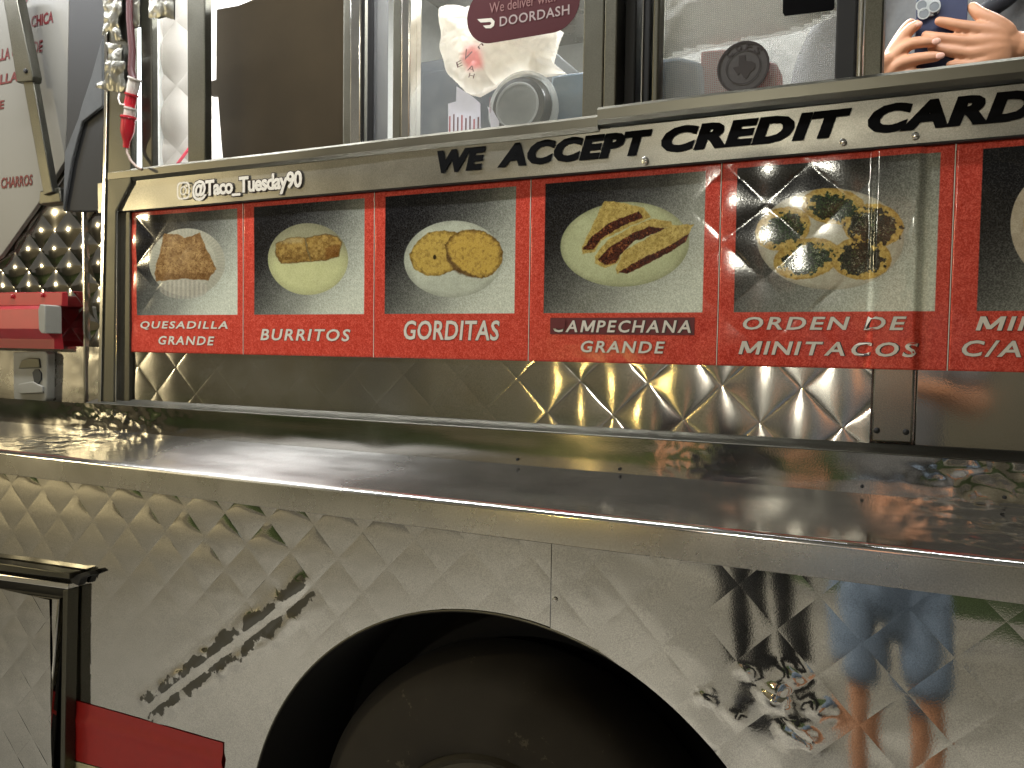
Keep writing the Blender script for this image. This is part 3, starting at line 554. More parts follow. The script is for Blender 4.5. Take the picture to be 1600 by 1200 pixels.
# red and white reflective stripe over a folded step
def stripe(name, pp, y, mat):
    c = [at(a, b, 0) for a, b in pp]; n = 26; m = 16; v = []; f = []
    for i in range(n + 1):
        s = i / n
        for j in range(m + 1):
            t = j / m; x = (c[0][0] * (1 - s) + c[1][0] * s) * (1 - t) + (c[3][0] * (1 - s) + c[2][0] * s) * t; z = (c[0][2] * (1 - s) + c[1][2] * s) * (1 - t) + (c[3][2] * (1 - s) + c[2][2] * s) * t
            v.append((x, y - 0.0035 * float(N1(x * 2.2 + 4, z * 2.6 + 8, 2)) - 0.004 * float(sstep(0.20, 0.30, t)) + 0.003 * float(sstep(0.33, 0.42, t)) - 0.0006 * float(N1(x * 19, z * 19)), z))
    k = m + 1
    for i in range(n):
        for j in range(m): a = i * k + j; f.append((a, a + 1, a + k + 1, a + k))
    return mk(name, v, f, mat, truck, True)
stripe('red_stripe', [(104, 1090), (350, 1160), (350, 1250), (100, 1182)], -0.0022, M_STRIPE)
stripe('white_stripe', [(100, 1184), (350, 1253), (350, 1330), (99, 1262)], -0.0024, M_STRIPEW)

# ---------------------------------------------------------------- left end: menu board, struts, flap, red box, latch
board = tag(prism_px('menu_board', [(-160, -160), (109, -160), (108, 0), (104, 190), (101, 252), (62, 315), (0, 402), (-160, 500)], 0.030, 0.040, M_BOARD, None, 0.002), 'white menu board with red lettering behind the grey strut', 'menu board')
def glyphs(s, bold, shear, space, res):
    cu = bpy.data.curves.new('text', 'FONT'); cu.body = s; cu.size = 1; cu.offset = bold; cu.shear = shear; cu.space_character = space; cu.resolution_u = res
    o = bpy.data.objects.new('text', cu); C.objects.link(o); dg = bpy.context.evaluated_depsgraph_get(); dg.update()
    me = bpy.data.meshes.new_from_object(o.evaluated_get(dg)); v = np.array([x.co[:] for x in me.vertices]); f = [tuple(p.vertices) for p in me.polygons]
    bpy.data.objects.remove(o); bpy.data.curves.remove(cu); bpy.data.meshes.remove(me); return v, f
def text_mesh(s, bold=0.0, shear=0.0, space=1.0, res=3):
    if 'M' not in s or bold == 0: return glyphs(s, bold, shear, space, res)
    V = []; Fc = []; cur = 0.0; n = 0      # the built-in M closes up when emboldened, so its outline is drawn here
    for ch in s:
        if ch == ' ': cur += 0.34 * space; continue
        if ch == 'M':
            r, _ = glyphs('N', bold, 0.0, 1, res); z0, h = r[:, 1].min(), r[:, 1].max() - r[:, 1].min(); w = 0.74 + 2 * bold; t = 0.10 + 2 * bold; g = 0.055 + bold
            p = [(0, 0), (t, 0), (t, 0.60 * h), (w / 2 - g, 0.10 * h), (w / 2 + g, 0.10 * h), (w - t, 0.60 * h), (w - t, 0), (w, 0), (w, h), (w - 1.2 * t, h), (w / 2, 0.36 * h), (1.2 * t, h), (0, h)]
            v = np.array([(a + shear * b, b + z0, 0) for a, b in p]); f = [(0, 1, 2, 11, 12), (2, 3, 10, 11), (3, 4, 10), (4, 5, 9, 10), (5, 6, 7, 8, 9)]; lead = 0.0; adv = w
        else:
            v, f = glyphs(ch, bold, shear, 1, res); fl, _ = glyphs(ch, bold, 0.0, 1, res); lead = fl[:, 0].min(); adv = fl[:, 0].max() - lead
        v = v.copy(); v[:, 0] += cur - lead; V.append(v); Fc += [tuple(n + k for k in q) for q in f]; n += len(v); cur += adv + (0.085 - 2 * bold) + 0.55 * (space - 1)
    return np.concatenate(V), Fc
def text(s, xl, xr, zb, zt, yfun, mat, parent, bold=0.02, shear=0.0, space=1.0, outline=None, name='lettering', om=None, rot=None):
    v, f = text_mesh(s, bold, shear, space)
    mn = v.min(0); mxx = v.max(0); box4 = (mn[0], mxx[0], mn[1], mxx[1])
    def put(v, dy, nm, m):
        X = xl + (v[:, 0] - box4[0]) / (box4[1] - box4[0]) * (xr - xl); Z = zb + (v[:, 1] - box4[2]) / (box4[3] - box4[2]) * (zt - zb)
        if rot: cx, cz, a = rot; X, Z = cx + (X - cx) * math.cos(a) - (Z - cz) * math.sin(a), cz + (X - cx) * math.sin(a) + (Z - cz) * math.cos(a)
        Y = yfun(X, Z) + dy; n = len(v); vv = np.concatenate([np.stack([X, Y, Z], -1), np.stack([X, Y + 0.0003, Z], -1)])
        ff = [tuple(q) for q in f] + [tuple(k + n for k in q[::-1]) for q in f]
        from collections import Counter
        cnt = Counter(); dire = {}
        for q in f:
            for i in range(len(q)): e = (q[i], q[(i + 1) % len(q)]); cnt[tuple(sorted(e))] += 1; dire[tuple(sorted(e))] = e
        for e, c in cnt.items():
            if c == 1: a, b = dire[e]; ff.append((b, a, a + n, b + n))
        return mk(nm, vv, ff, m, parent)
    o = put(v, -0.0006, name, mat)
    if outline:
        v2, f2 = text_mesh(s, bold + outline, shear, space); ff = f; f = f2
        v, f0 = v2, f2; put(v2, -0.0003, 'lettering_outline', om or M_DKLET); f = ff
    return o
flat = lambda y: (lambda X, Z: np.full(np.shape(X), y))
yb = 0.0295
def board_text(s, p0, p1, sh=0.12):
    a = at(p0[0], p0[1], yb); b = at(p1[0], p1[1], yb); text(s, a[0], b[0], (a[2] + b[2]) / 2 - (b[2] - a[2]) * 0 - 0.0 if False else a[2], b[2], flat(yb), M_REDTXT, board, 0.025, sh)
board_text('50', (24, 10), (44, -9)); board_text('GA CHICA', (31, 48), (83, 17)); board_text('ILLA GRANDE', (-6, 97), (67, 62)); board_text('ILLA (4)', (-4, 138), (52, 106)); board_text('CARNE', (-40, 178), (7, 156)); board_text('CHARROS', (2, 295), (51, 272))
strut = prism_px('support_strut', [(1, -20), (20, -20), (28, 10), (50, 112), (51, 126), (82, 300), (68, 305), (36, 130), (26, 115)], -0.012, 0.004, M_FRAME, truck, 0.002)
prism_px('strut_sleeve', [(2, -20), (23, -20), (51, 118), (50, 127), (26, 129), (24, 118)], -0.016, 0.006, M_FRAME, truck, 0.0025)
prism_px('strut_bracket', [(62, 298), (92, 292), (95, 316), (60, 320)], -0.004, 0.028, M_FRAME, truck, 0.003)
x, y, z = at(40, 111, -0.0165); lathe('screw', [(0.005, 0), (0.005, 0.002), (0.003, 0.003)], (x, y, z), (0, -1, 0), M_BLACK, truck, 10)
prism_px('black_flap', [(109, -160), (170, -160), (163, 150), (158, 330), (100, 330), (101, 252), (104, 190), (108, 0)], 0.008, 0.024, M_BLACK, truck, 0.002)
prism_px('grey_brace', [(159, 60), (152, 85), (143, 118), (128, 163), (122, 185), (101, 238), (98, 330), (112, 250), (128, 190), (160, 165)], 0.000, 0.0075, M_GREYDK, truck, 0.002)
redb = tag(thing('red_box', 'red painted metal cover with a grey end cap below the quilted panel', 'metal cover', at(50, 500, 0.0)), None)
prism_px('back_plate', [(-160, 459), (97, 456), (97, 478), (-160, 478)], 0.006, 0.020, M_REDBOX, redb, 0.0015)
pr = [(0.008, 1.4225), (-0.016, 1.4215), (-0.024, 1.414), (-0.026, 1.372), (-0.022, 1.366), (-0.002, 1.350), (-0.002, 1.329), (0.02, 1.329)]
v = []; f = []; xe = at(72, 500, -0.02)[0]
for x in (-2.3, -1.95, xe): v += [(x, y, z) for y, z in pr]
k = len(pr)
for i in range(2):
    for j in range(k - 1): a = i * k + j; f.append((a, a + k, a + k + 1, a + 1))
f.append(tuple(2 * k + j for j in range(k)))
mk('cover', v, f, M_REDBOX, redb, True, 25)
prism('end_cap', [(xe - 0.008, 1.424), (xe + 0.009, 1.421), (xe + 0.009, 1.362), (xe - 0.004, 1.362), (xe - 0.013, 1.370), (xe - 0.014, 1.412)], -0.0285, 0.01, M_GREYPL, redb, 0.002)
for px, py in ((19, 463), (66, 461)):
    x, y, z = at(px, py, 0.004); lathe('bolt', [(0.005, 0), (0.005, 0.002), (0.003, 0.004)], (x, y, z), (0, -1, 0), M_REDBOX, redb, 10)
grid('front_panel', np.linspace(-2.6, -1.49, 90), np.linspace(1.10, 1.335, 40), lambda X, Z: 0.024 - 0.003 * N1(X * 8, Z * 9, 2) - 0.004 * N2(X * 40, Z * 40, 3) * np.exp(-((X + 1.55) / 0.06) ** 2) * sstep(1.2, 1.24, Z), M_FLAT, truck)
latch = thing('door_latch', 'worn grey paddle latch below the red metal cover', 'latch', at(48, 590, 0.0))
prism_px('plate', [(20, 550), (70, 548), (74, 553), (73, 623), (68, 629), (24, 627), (21, 622)], 0.004, 0.024, M_GREYPL, latch, 0.003)
prism_px('paddle', [(28, 576), (33, 563), (45, 559), (60, 560), (62, 575)], 0.000, 0.0045, M_FRAME, latch, 0.002)
prism_px('recess', [(50, 582), (54, 577), (60, 577), (64, 583), (64, 594), (59, 601), (53, 598)], 0.0015, 0.0045, M_INTDARK, latch, 0.001)
prism_px('lip', [(28, 600), (50, 596), (66, 604), (66, 614), (30, 616)], -0.001, 0.0045, M_GREYPL, latch, 0.002)

# ---------------------------------------------------------------- lettering on the name band
band = lambda X, Z: -0.0150 - 0.0026 * N1(X * 5.5 + 3, Z * 14, 2) - 0.0012 * N2(X * 22, Z * 40, 2) * sstep(-0.5, 0, X)
for s, a, b in (('WE', 684, 760), ('ACCEPT', 778, 1019), ('CREDIT', 1034, 1331), ('CARDS', 1356, 1708)):
    xa = at(a, 240 if a < 900 else 190, -0.014)[0]; xb = at(b, 240 if a < 900 else 190, -0.014)[0]
    if s == 'CARDS': xb = at(1606, 170, -0.014)[0]; xb = xa + (xb - xa) * 5.05 / 4.0
    text(s, xa, xb, 1.6245, 1.6605, band, M_LETTER, truck, 0.062, 0.22, 1.09)
xa = at(301, 300, -0.014)[0]; xb = at(473, 300, -0.014)[0]
text('@Taco_Tuesday90', xa, xb, 1.6135, 1.6535, band, M_WLET, truck, 0.035, 0.0, 0.92, 0.04)
# camera-shaped social media logo
x, y, z = at(287, 298, -0.016); v = []; f = []; n = 32; cr = []
for k in range(n):
    a = 2 * math.pi * k / n; c, s = math.cos(a), math.sin(a); e = 0.5; cr.append((math.copysign(abs(c) ** e, c), math.copysign(abs(s) ** e, s)))
def ring(ro, ri, pts, dx=0, dz=0):
    b = len(v)
    for q in pts: v.append((x + dx + q[0] * ro, y - 0.001, z + dz + q[1] * ro))
    for q in pts: v.append((x + dx + q[0] * ri, y - 0.001, z + dz + q[1] * ri))
    m = len(pts)
    for k in range(m): f.append((b + k, b + (k + 1) % m, b + m + (k + 1) % m, b + m + k))
circ = [(math.cos(2 * math.pi * k / n), math.sin(2 * math.pi * k / n)) for k in range(n)]
ring(0.0165, 0.0135, cr); ring(0.0085, 0.006, circ); ring(0.002, 0.0002, circ, 0.0085, 0.0085)
mk('camera_logo', v, f, M_WLET, truck)

# ---------------------------------------------------------------- posters: flat print made as arrays
def poly(PX, PY, pts, soft=1.0):
    pts = np.array(pts, float); n = len(pts); ins = np.zeros(PX.shape, bool); dm = np.full(PX.shape, 1e9)
    for i in range(n):
        x0, y0 = pts[i]; x1, y1 = pts[(i + 1) % n]
        c = ((y0 > PY) != (y1 > PY)) & (PX < (x1 - x0) * (PY - y0) / ((y1 - y0) if y1 != y0 else 1e-9) + x0); ins ^= c
        t = np.clip(((PX - x0) * (x1 - x0) + (PY - y0) * (y1 - y0)) / max((x1 - x0) ** 2 + (y1 - y0) ** 2, 1e-9), 0, 1); dm = np.minimum(dm, np.hypot(PX - x0 - t * (x1 - x0), PY - y0 - t * (y1 - y0)))
    sd = np.where(ins, dm, -dm); return np.clip(sd / soft + 0.5, 0, 1), sd
def ell(PX, PY, cx, cy, rx, ry, rot=0.0, soft=1.0):
    c, s = math.cos(rot), math.sin(rot); u = ((PX - cx) * c + (PY - cy) * s) / rx; w = (-(PX - cx) * s + (PY - cy) * c) / ry; r = np.hypot(u, w)
    return np.clip((1 - r) * min(rx, ry) / soft + 0.5, 0, 1), r, np.arctan2(w, u)
def lay(img, m, col):
    col = np.asarray(col, float)
    if col.ndim == 1: col = col[None, None]
    return img * (1 - m[..., None]) + col * m[..., None]
def mixc(a, b, t): t = np.clip(t, 0, 1)[..., None]; return np.array(a, float) * (1 - t) + np.array(b, float) * t
def zz(ox, oy, k, pts): return [(ox + a / k, oy + b / k) for a, b in pts]
POSTER_Z = (1.3265, 1.6065)
XB = [-1.4165, -1.1165, -0.8225, -0.5315, -0.2410, 0.0445, 0.335]
PHOTO = [(-1.399, -1.131), (-1.091, -0.843), (-0.8015, -0.557), (-0.508, -0.263), (-0.2205, 0.028), (0.073, 0.32)]
def canvas(i, w=720, h=680):
    x = XB[i] + (np.arange(w) + 0.5) / w * (XB[i + 1] - XB[i]); z = POSTER_Z[0] + (np.arange(h) + 0.5) / h * (POSTER_Z[1] - POSTER_Z[0])
    X, Z = np.meshgrid(x, z); PX, PY = project(X, np.zeros_like(X), Z); n = N1(X * 260, Z * 260, 2)
    red = mixc((172, 58, 44), (196, 76, 60), n + 0.5) + (N2(X * 900, Z * 900) * 46)[..., None]
    u = (X - PHOTO[i][0]) / (PHOTO[i][1] - PHOTO[i][0]); w_ = (1.5975 - Z) / (1.5975 - 1.4005)
    m = np.clip(np.minimum(np.minimum(u, 1 - u) * 250, np.minimum(w_, 1 - w_) * 200) + 0.5, 0, 1)
    t = 0.62 * u + 0.52 * w_ + 0.10 * N3(u * 3, w_ * 3, 2) - 0.14
    bgc = mixc((24, 22, 25), (206, 203, 192), sstep(0.0, 0.95, t)) + (N2(X * 900, Z * 900) * 26)[..., None]
    return X, Z, PX, PY, lay(red, m, bgc), m, u, w_
def tex(name, img):
    h, w, _ = img.shape; im = bpy.data.images.new(name, w, h); a = np.ones((h, w, 4), np.float32); a[..., :3] = np.clip(img / 255.0, 0, 1); im.pixels.foreach_set(a.ravel()); im.pack(); return im
def speck(PX, PY, s, oc=3): return N1(PX * s, PY * s, oc) + 0.5
def shadow_soft(img, PX, PY, cx, cy, rx, ry, k=0.35):
    _, r, _ = ell(PX, PY, cx, cy, rx, ry); return img * (1 - k * np.clip(1.25 - r, 0, 0.25) * 4)[..., None]
def paint(i):
    X, Z, PX, PY, img, pm, u, w_ = canvas(i); base = img.copy()
    wx = PX + 3.0 * N2(PX * 0.16, PY * 0.16, 3); wy = PY + 3.0 * N3(PX * 0.16, PY * 0.16, 3); n1 = speck(PX, PY, 0.25); n2 = speck(PX + 90, PY, 0.6); n3 = speck(PX, PY + 70, 0.07)
    if i == 0:
        m, r, a = ell(PX, PY, 294, 410, 59, 53); rib = 0.5 + 0.5 * np.sin(a * 62)
        img = lay(img, m, mixc((150, 142, 130), (186, 178, 164), 0.4 * n3 + 0.6 * np.where(r > 0.76, rib * 0.55, 0.7)))
        m, sd = poly(wx, wy, zz(200, 310, 4.8, [(275, 262), (330, 270), (375, 268), (430, 297), (545, 258), (575, 330), (625, 440), (668, 528), (610, 612), (420, 602), (220, 622), (205, 570), (245, 410)]), 1.5)
        c = mixc((112, 72, 36), (176, 132, 82), 1.25 * n1 + 0.25 * np.clip(sd / 14, 0, 1) - 0.25); c = mixc(c, (92, 54, 24), np.clip((n2 - 0.62) * 5, 0, 0.7)); img = lay(img, m, c)
        m, _ = poly(wx, wy, zz(200, 310, 4.8, [(225, 575), (420, 560), (640, 560), (610, 612), (420, 602), (222, 620)]), 3); img = lay(img, m * 0.45, (100, 62, 30))
        m, r, a = ell(PX, PY, 289, 452, 38, 15); img = lay(img, m * 0.6, mixc((150, 136, 128), (184, 172, 160), 0.5 + 0.5 * np.sin(PX * 0.9)))
    elif i == 1:
        m, r, a = ell(PX, PY, 482.5, 405, 63, 56); img = lay(img, m, mixc((140, 132, 106), (196, 190, 138), sstep(360, 425, PY) + 0.2 * (n3 - .5)) * (1 - 0.12 * np.clip((r - 0.8) * 5, 0, 1))[..., None])
        for k, pts in enumerate(([(130, 322), (230, 282), (308, 288), (346, 436), (160, 446), (124, 380)], [(316, 288), (440, 263), (512, 280), (542, 312), (522, 402), (440, 426), (350, 436)])):
            m, sd = poly(wx, wy, zz(400, 300, 4, pts), 1.5); c = mixc((96, 62, 24), (172, 132, 66), 1.3 * n1 - 0.1 + 0.35 * np.clip((402 - PY) / 30, -0.6, 0.5)); img = lay(img, m, c)
            img = lay(img, np.clip(1 - np.abs(sd) / 1.6, 0, 1) * 0.5, (70, 44, 18))
        m, _ = poly(wx, wy, zz(400, 300, 4, [(440, 350), (530, 325), (522, 402), (440, 420)]), 4); img = lay(img, m * 0.55, (104, 54, 18))
        m, _ = poly(wx, wy, zz(400, 300, 4, [(150, 320), (230, 284), (300, 290), (290, 320)]), 5); img = lay(img, m * 0.4, (190, 176, 140))
    elif i == 2:
        m, r, a = ell(PX, PY, 709, 405, 77, 60, -0.05); img = lay(img, m, mixc((150, 148, 136), (200, 198, 184), 0.4 + 0.5 * n3 - 0.5 * np.clip((r - 0.86) * 6, 0, 1)))
        m, sd = poly(wx, wy, zz(400, 300, 4, [(960, 390), (1010, 310), (1080, 255), (1180, 240), (1250, 250), (1300, 300), (1300, 470), (1240, 490), (1160, 520), (1070, 525), (990, 480)]), 1.5)
        img = lay(img, m, mixc((104, 74, 30), (196, 156, 70), 1.1 * n1 + np.clip(sd / 10, 0, 0.6) - 0.2))
        m, sd = poly(wx, wy, zz(400, 300, 4, [(1185, 330), (1215, 280), (1290, 240), (1370, 236), (1440, 250), (1520, 310), (1548, 370), (1540, 450), (1480, 520), (1420, 538), (1330, 525), (1250, 490), (1200, 420)]), 1.5)
        img = lay(img, np.clip(m * 1.0, 0, 1), mixc((92, 62, 28), (200, 156, 66), 1.0 * n1 + np.clip(sd / 9, 0, 0.7) - 0.25))
        m, _ = poly(wx, wy, zz(400, 300, 4, [(1190, 340), (1225, 430), (1290, 490), (1400, 535), (1330, 530), (1250, 500), (1195, 430)]), 3); img = lay(img, m * 0.7, (86, 58, 34))
        m, _, _ = ell(PX, PY, 680, 402, 2.5, 3.5); img = lay(img, m, (52, 40, 20))
    elif i == 3:
        m, r, a = ell(PX, PY, 977, 382, 101, 66, -0.06); img = lay(img, m, mixc((150, 148, 112), (204, 202, 160), 0.6 + 0.35 * (n3 - .5) - 0.6 * np.clip((r - 0.9) * 8, 0, 1) + 0.25 * np.clip((0.75 - r) * 4, -.5, .2)))
        T = [[(580, 60), (640, 60), (830, 100), (872, 160), (760, 205), (560, 305), (520, 375), (440, 388), (440, 340), (500, 220), (555, 110)],
             [(520, 400), (600, 300), (760, 210), (880, 168), (1000, 188), (1012, 215), (860, 245), (720, 325), (660, 445), (580, 478), (525, 445)],
             [(650, 480), (700, 370), (860, 280), (1000, 210), (1142, 204), (1112, 262), (1000, 335), (840, 405), (700, 492), (660, 512)]]
        Fi = [[(448, 350), (500, 280), (620, 188), (800, 122), (822, 160), (680, 218), (560, 295), (512, 362), (450, 362)], [(540, 420), (620, 340), (760, 258), (860, 218), (965, 230), (900, 258), (760, 312), (690, 384), (650, 442), (580, 458)], [(668, 502), (840, 405), (980, 340), (1112, 260), (1092, 312), (960, 392), (850, 452), (720, 512)]]
        for t, fi in zip(T, Fi):
            m, sd = poly(wx, wy, zz(800, 300, 4, t), 1.5); c = mixc((134, 104, 42), (206, 172, 92), 1.2 * n1 + 0.15); c = mixc(c, (112, 80, 30), np.clip((n2 - 0.66) * 5, 0, .6)); img = lay(img, m, c)
            m, sd = poly(wx, wy, zz(800, 300, 4, fi), 1.5); c = mixc((44, 14, 10), (110, 44, 24), np.clip(1.6 * n2 - 0.4, 0, 1)); c = mixc(c, (168, 92, 44), np.clip((n1 - 0.64) * 6, 0, .8)); img = lay(img, m, c)
    else:
        k, ox, oy = 4.286, 1130, 220
        if i == 4:
            m, r, a = ell(PX, PY, 1298, 374, 115, 79); img = lay(img, m, mixc((150, 138, 122), (204, 194, 178), 0.6 + 0.5 * (n3 - .5) - 0.5 * np.clip((r - .9) * 8, 0, 1)))
            discs = [(740, 440, 215, 120, 0.1), (400, 590, 190, 140, -0.35), (1005, 570, 205, 145, 0.1), (560, 790, 225, 135, -0.2), (925, 790, 205, 140, 0.05)]
        else:
            m, r, a = ell(PX, PY, 1652, 352, 74, 84); img = lay(img, m, mixc((150, 130, 112), (206, 186, 168), 0.6 + 0.5 * (n3 - .5)))
            discs = [(2270, 560, 260, 190, 0.1), (2560, 640, 260, 200, 0.1)]
        for j, (cx, cy, rx, ry, ro) in enumerate(discs):
            m, r, _ = ell(wx, wy, ox + cx / k, oy + cy / k, rx / k, ry / k, ro, 1.5); c = mixc((146, 104, 36), (214, 176, 92), 1.1 * n1 + 0.2 - 0.3 * np.clip((r - .8) * 5, 0, 1)); img = lay(img, m, c)
        for j, (cx, cy, rx, ry, ro) in enumerate(discs):
            rr = 0.72 if j != 2 else 0.8; n4 = speck(PX + 40 * j, PY, 0.16, 3)
            _, r, _ = ell(wx, wy, ox + cx / k, oy + (cy + 6) / k, rx * rr / k, ry * rr / k, ro); m = np.clip((1.05 - r + 0.9 * (n4 - .5)) * 9, 0, 1)
            c = mixc((12, 18, 12), (48, 76, 38) if j < 2 or j == 3 else (60, 54, 42), np.clip(1.9 * n2 - 0.55, 0, 1)); img = lay(img, m * 0.96, c)
            st = N1(PX * 0.10 + PY * 0.34 + 30 * j, PY * 0.12 - PX * 0.30, 2); m2 = np.clip((np.abs(st) < 0.04) * 1.0, 0, 1) * np.clip((speck(PX, PY + 30 * j, 0.05) - (0.46 if j > 1 else 0.56)) * 9, 0, 1) * m; img = lay(img, m2 * 0.8, (178, 174, 156))
            m3 = np.clip((n1 - 0.72) * 9, 0, 1) * m; img = lay(img, m3 * 0.7, (92, 112, 62))
    g = img.mean(-1, keepdims=True); img = (g + (img - g) * 0.86) * np.array((0.92, 0.95, 0.90)) + (N2(X * 900, Z * 900) * 24)[..., None]
    return base * (1 - pm[..., None]) + img * pm[..., None]
def poster_mat(i):
    m, nt, b = mat_base('poster_print_%d' % i); L = nt.links.new; N = nt.nodes.new
    t = N('ShaderNodeTexImage'); t.image = tex('print_%d' % i, paint(i)); t.interpolation = 'Cubic'; L(t.outputs[0], b.inputs['Base Color'])
    b.inputs['Roughness'].default_value = 0.11; b.inputs['Specular IOR Level'].default_value = 0.42
    tc = N('ShaderNodeTexCoord'); n = N('ShaderNodeTexNoise'); n.inputs['Scale'].default_value = 330; n.inputs['Detail'].default_value = 3; L(tc.outputs['Object'], n.inputs['Vector'])
    bp = N('ShaderNodeBump'); bp.inputs['Strength'].default_value = 0.07; bp.inputs['Distance'].default_value = 0.0008; L(n.outputs['Fac'], bp.inputs['Height']); L(bp.outputs[0], b.inputs['Normal']); return m
POST = (('red food poster picturing a folded brown quesadilla on a paper plate', [('QUESADILLA', -1.389, -1.155, 1.3715, 1.3885), ('GRANDE', -1.338, -1.189, 1.3425, 1.3595)]),
        ('red food poster picturing two burrito halves on a cream plate', [('BURRITOS', -1.075, -0.872, 1.3535, 1.3745)]),
        ('red food poster picturing two round golden gorditas', [('GORDITAS', -0.762, -0.583, 1.3575, 1.3895)]),
        ('red food poster picturing three meat-filled yellow tortillas on an oval plate', [('CAMPECHANA', -0.491, -0.279, 1.3715, 1.3895), ('GRANDE', -0.445, -0.316, 1.3415, 1.3590)]),
        ('red food poster picturing five green-topped small tostadas, wrinkled over an upright', [('ORDEN DE', -0.207, -0.004, 1.3765, 1.3940), ('MINITACOS', -0.212, 0.010, 1.3425, 1.3610)]),
        ('red food poster cut off by the photo edge, only part of a plate showing', [('MINITACOS', 0.073, 0.297, 1.3765, 1.3940), ('C/ARROZ', 0.059, 0.235, 1.3445, 1.3645)]))
for i, (lab, lines) in enumerate(POST):
    g = 0.0005
    o = grid('food_poster', np.linspace(XB[i] + g, XB[i + 1] - g, 118), np.linspace(*POSTER_Z, 112), lambda X, Z: poster_y(X, Z), poster_mat(i), None, True)
    sm = o.modifiers.new('thickness', 'SOLIDIFY'); sm.thickness = 0.0006; sm.offset = -1
    tag(o, lab, 'food poster', 'red food posters along the truck side')
    if i == 3: grid('patch', np.linspace(-0.496, -0.274, 60), np.linspace(1.3685, 1.3935, 10), lambda X, Z: poster_y(X, Z) - 0.0004, plain('dark_red_patch', (84, 4, 13), 0.5, var=0.1), o); grid('patch', np.linspace(-0.4935, -0.4705, 10), np.linspace(1.3772, 1.3925, 6), lambda X, Z: poster_y(X, Z) - 0.0017, bpy.data.materials['dark_red_patch'], o)
    for s, a, b, z0, z1 in lines:
        yy = (lambda X, Z: poster_y(X, Z) - 0.0004) if i == 3 else poster_y
        text(s, a, b, z0, z1, yy, M_WLET, o, 0.018, 0.18 if i != 2 else 0.12, 1.22 if i != 2 else 1.05, 0.016)
    if i < 5:
        x0 = XB[i + 1]; grid('white_edge', np.array([x0 - 0.0012, x0 - 0.0002]), np.linspace(*POSTER_Z, 60), lambda X, Z: poster_y(X, Z) - 0.0003, M_WLET, o)

# ---------------------------------------------------------------- window contents
tl = thing('tube_lamp', 'glowing upright white lamp tube just inside the corner post', 'lamp', at(216, 264, 0.045))
x0 = at(205, 150, 0.045)[0]; x1 = at(231, 150, 0.045)[0]; box('tube', x0, x1, 0.04, 0.07, 1.675, at(216, -60, 0.045)[2], M_TUBE, tl, 0.006); box('backing', x0 - 0.01, x1 - 0.012, 0.072, 0.085, 1.67, 2.30, M_WHITE, tl, 0.002)
padx = (at(232, 150, 0.25)[0], at(352, 150, 0.25)[0])
ld = bpy.data.lights.new('tube_light', 'AREA'); ld.shape = 'RECTANGLE'; ld.size = 0.03; ld.size_y = 0.5; ld.energy = 2.2; ld.color = (0.92, 0.97, 1.0)
lo = bpy.data.objects.new('tube_light', ld); lo.location = (x1 + 0.004, 0.066, 1.97); lo.rotation_euler = (math.radians(90), 0, math.radians(-35)); lo.rotation_euler = Vector((-0.75, -0.66, 0)).to_track_quat('Z', 'Y').to_euler(); link(lo); lo.parent = tl; lo.matrix_parent_inverse = WORLD[tl.name].inverted()
LAT_PAD = (at(270, 132, 0.25)[0], at(270, 132, 0.25)[2], 0.19, 0.15)
pad = sheet('quilted_pad', LAT_PAD, padx[0] - 0.25, padx[1] + 0.12, 1.60, 2.5, 14, lambda X, Z, A, B, fa, fb: 0.26 - dome(A, B, fa, fb, 0.012) - 0.004 * N1(X * 22, Z * 22, 3), M_PAD, None)
tag(pad, 'white quilted insulating pad behind the narrow left window', 'insulating pad')
bb = tag(prism_px('brown_board', [(338, 14), (372, 8), (540, -60), (540, 260), (349, 260), (345, 220), (340, 150), (329, 150), (329, 126), (337, 124)], 0.085, 0.095, M_BROWN, None, 0.002), 'dark brown board leaning inside the wide left window', 'board')
strw = tag(tube('drinking_straw', [at(273, 262, 0.20), at(300, 226, 0.20)], 0.0035, plain('pink_straw', (226, 70, 92), 0.4), None, 8), 'pink straw lying against the white quilted pad', 'straw')
# equipment behind the panes
eq = thing('steel_cabinet', 'dark steel cabinet behind the hanging white plastic bag', 'cabinet', (-0.75, 0.5, 0.75))
box('body', -1.02, -0.70, 0.42, 0.9, 0.76, 1.98, M_INTDARK, eq, 0.006); box('door', -0.99, -0.73, 0.405, 0.418, 1.2, 1.95, M_INTDARK, eq, 0.004); tube('handle', [(-0.76, 0.39, 1.6), (-0.76, 0.38, 1.66), (-0.76, 0.38, 1.84), (-0.76, 0.39, 1.9)], 0.006, M_BRIGHT, eq)
bsh = tag(box('back_splash', -0.70, 0.20, 0.98, 1.0, 0.76, 2.598, plain('mottled_steel', (176, 176, 168), 0.4, var=0.45, scale=34, bump=0.6), None, 0.003), 'mottled steel back sheet seen through the windows', 'steel sheet')
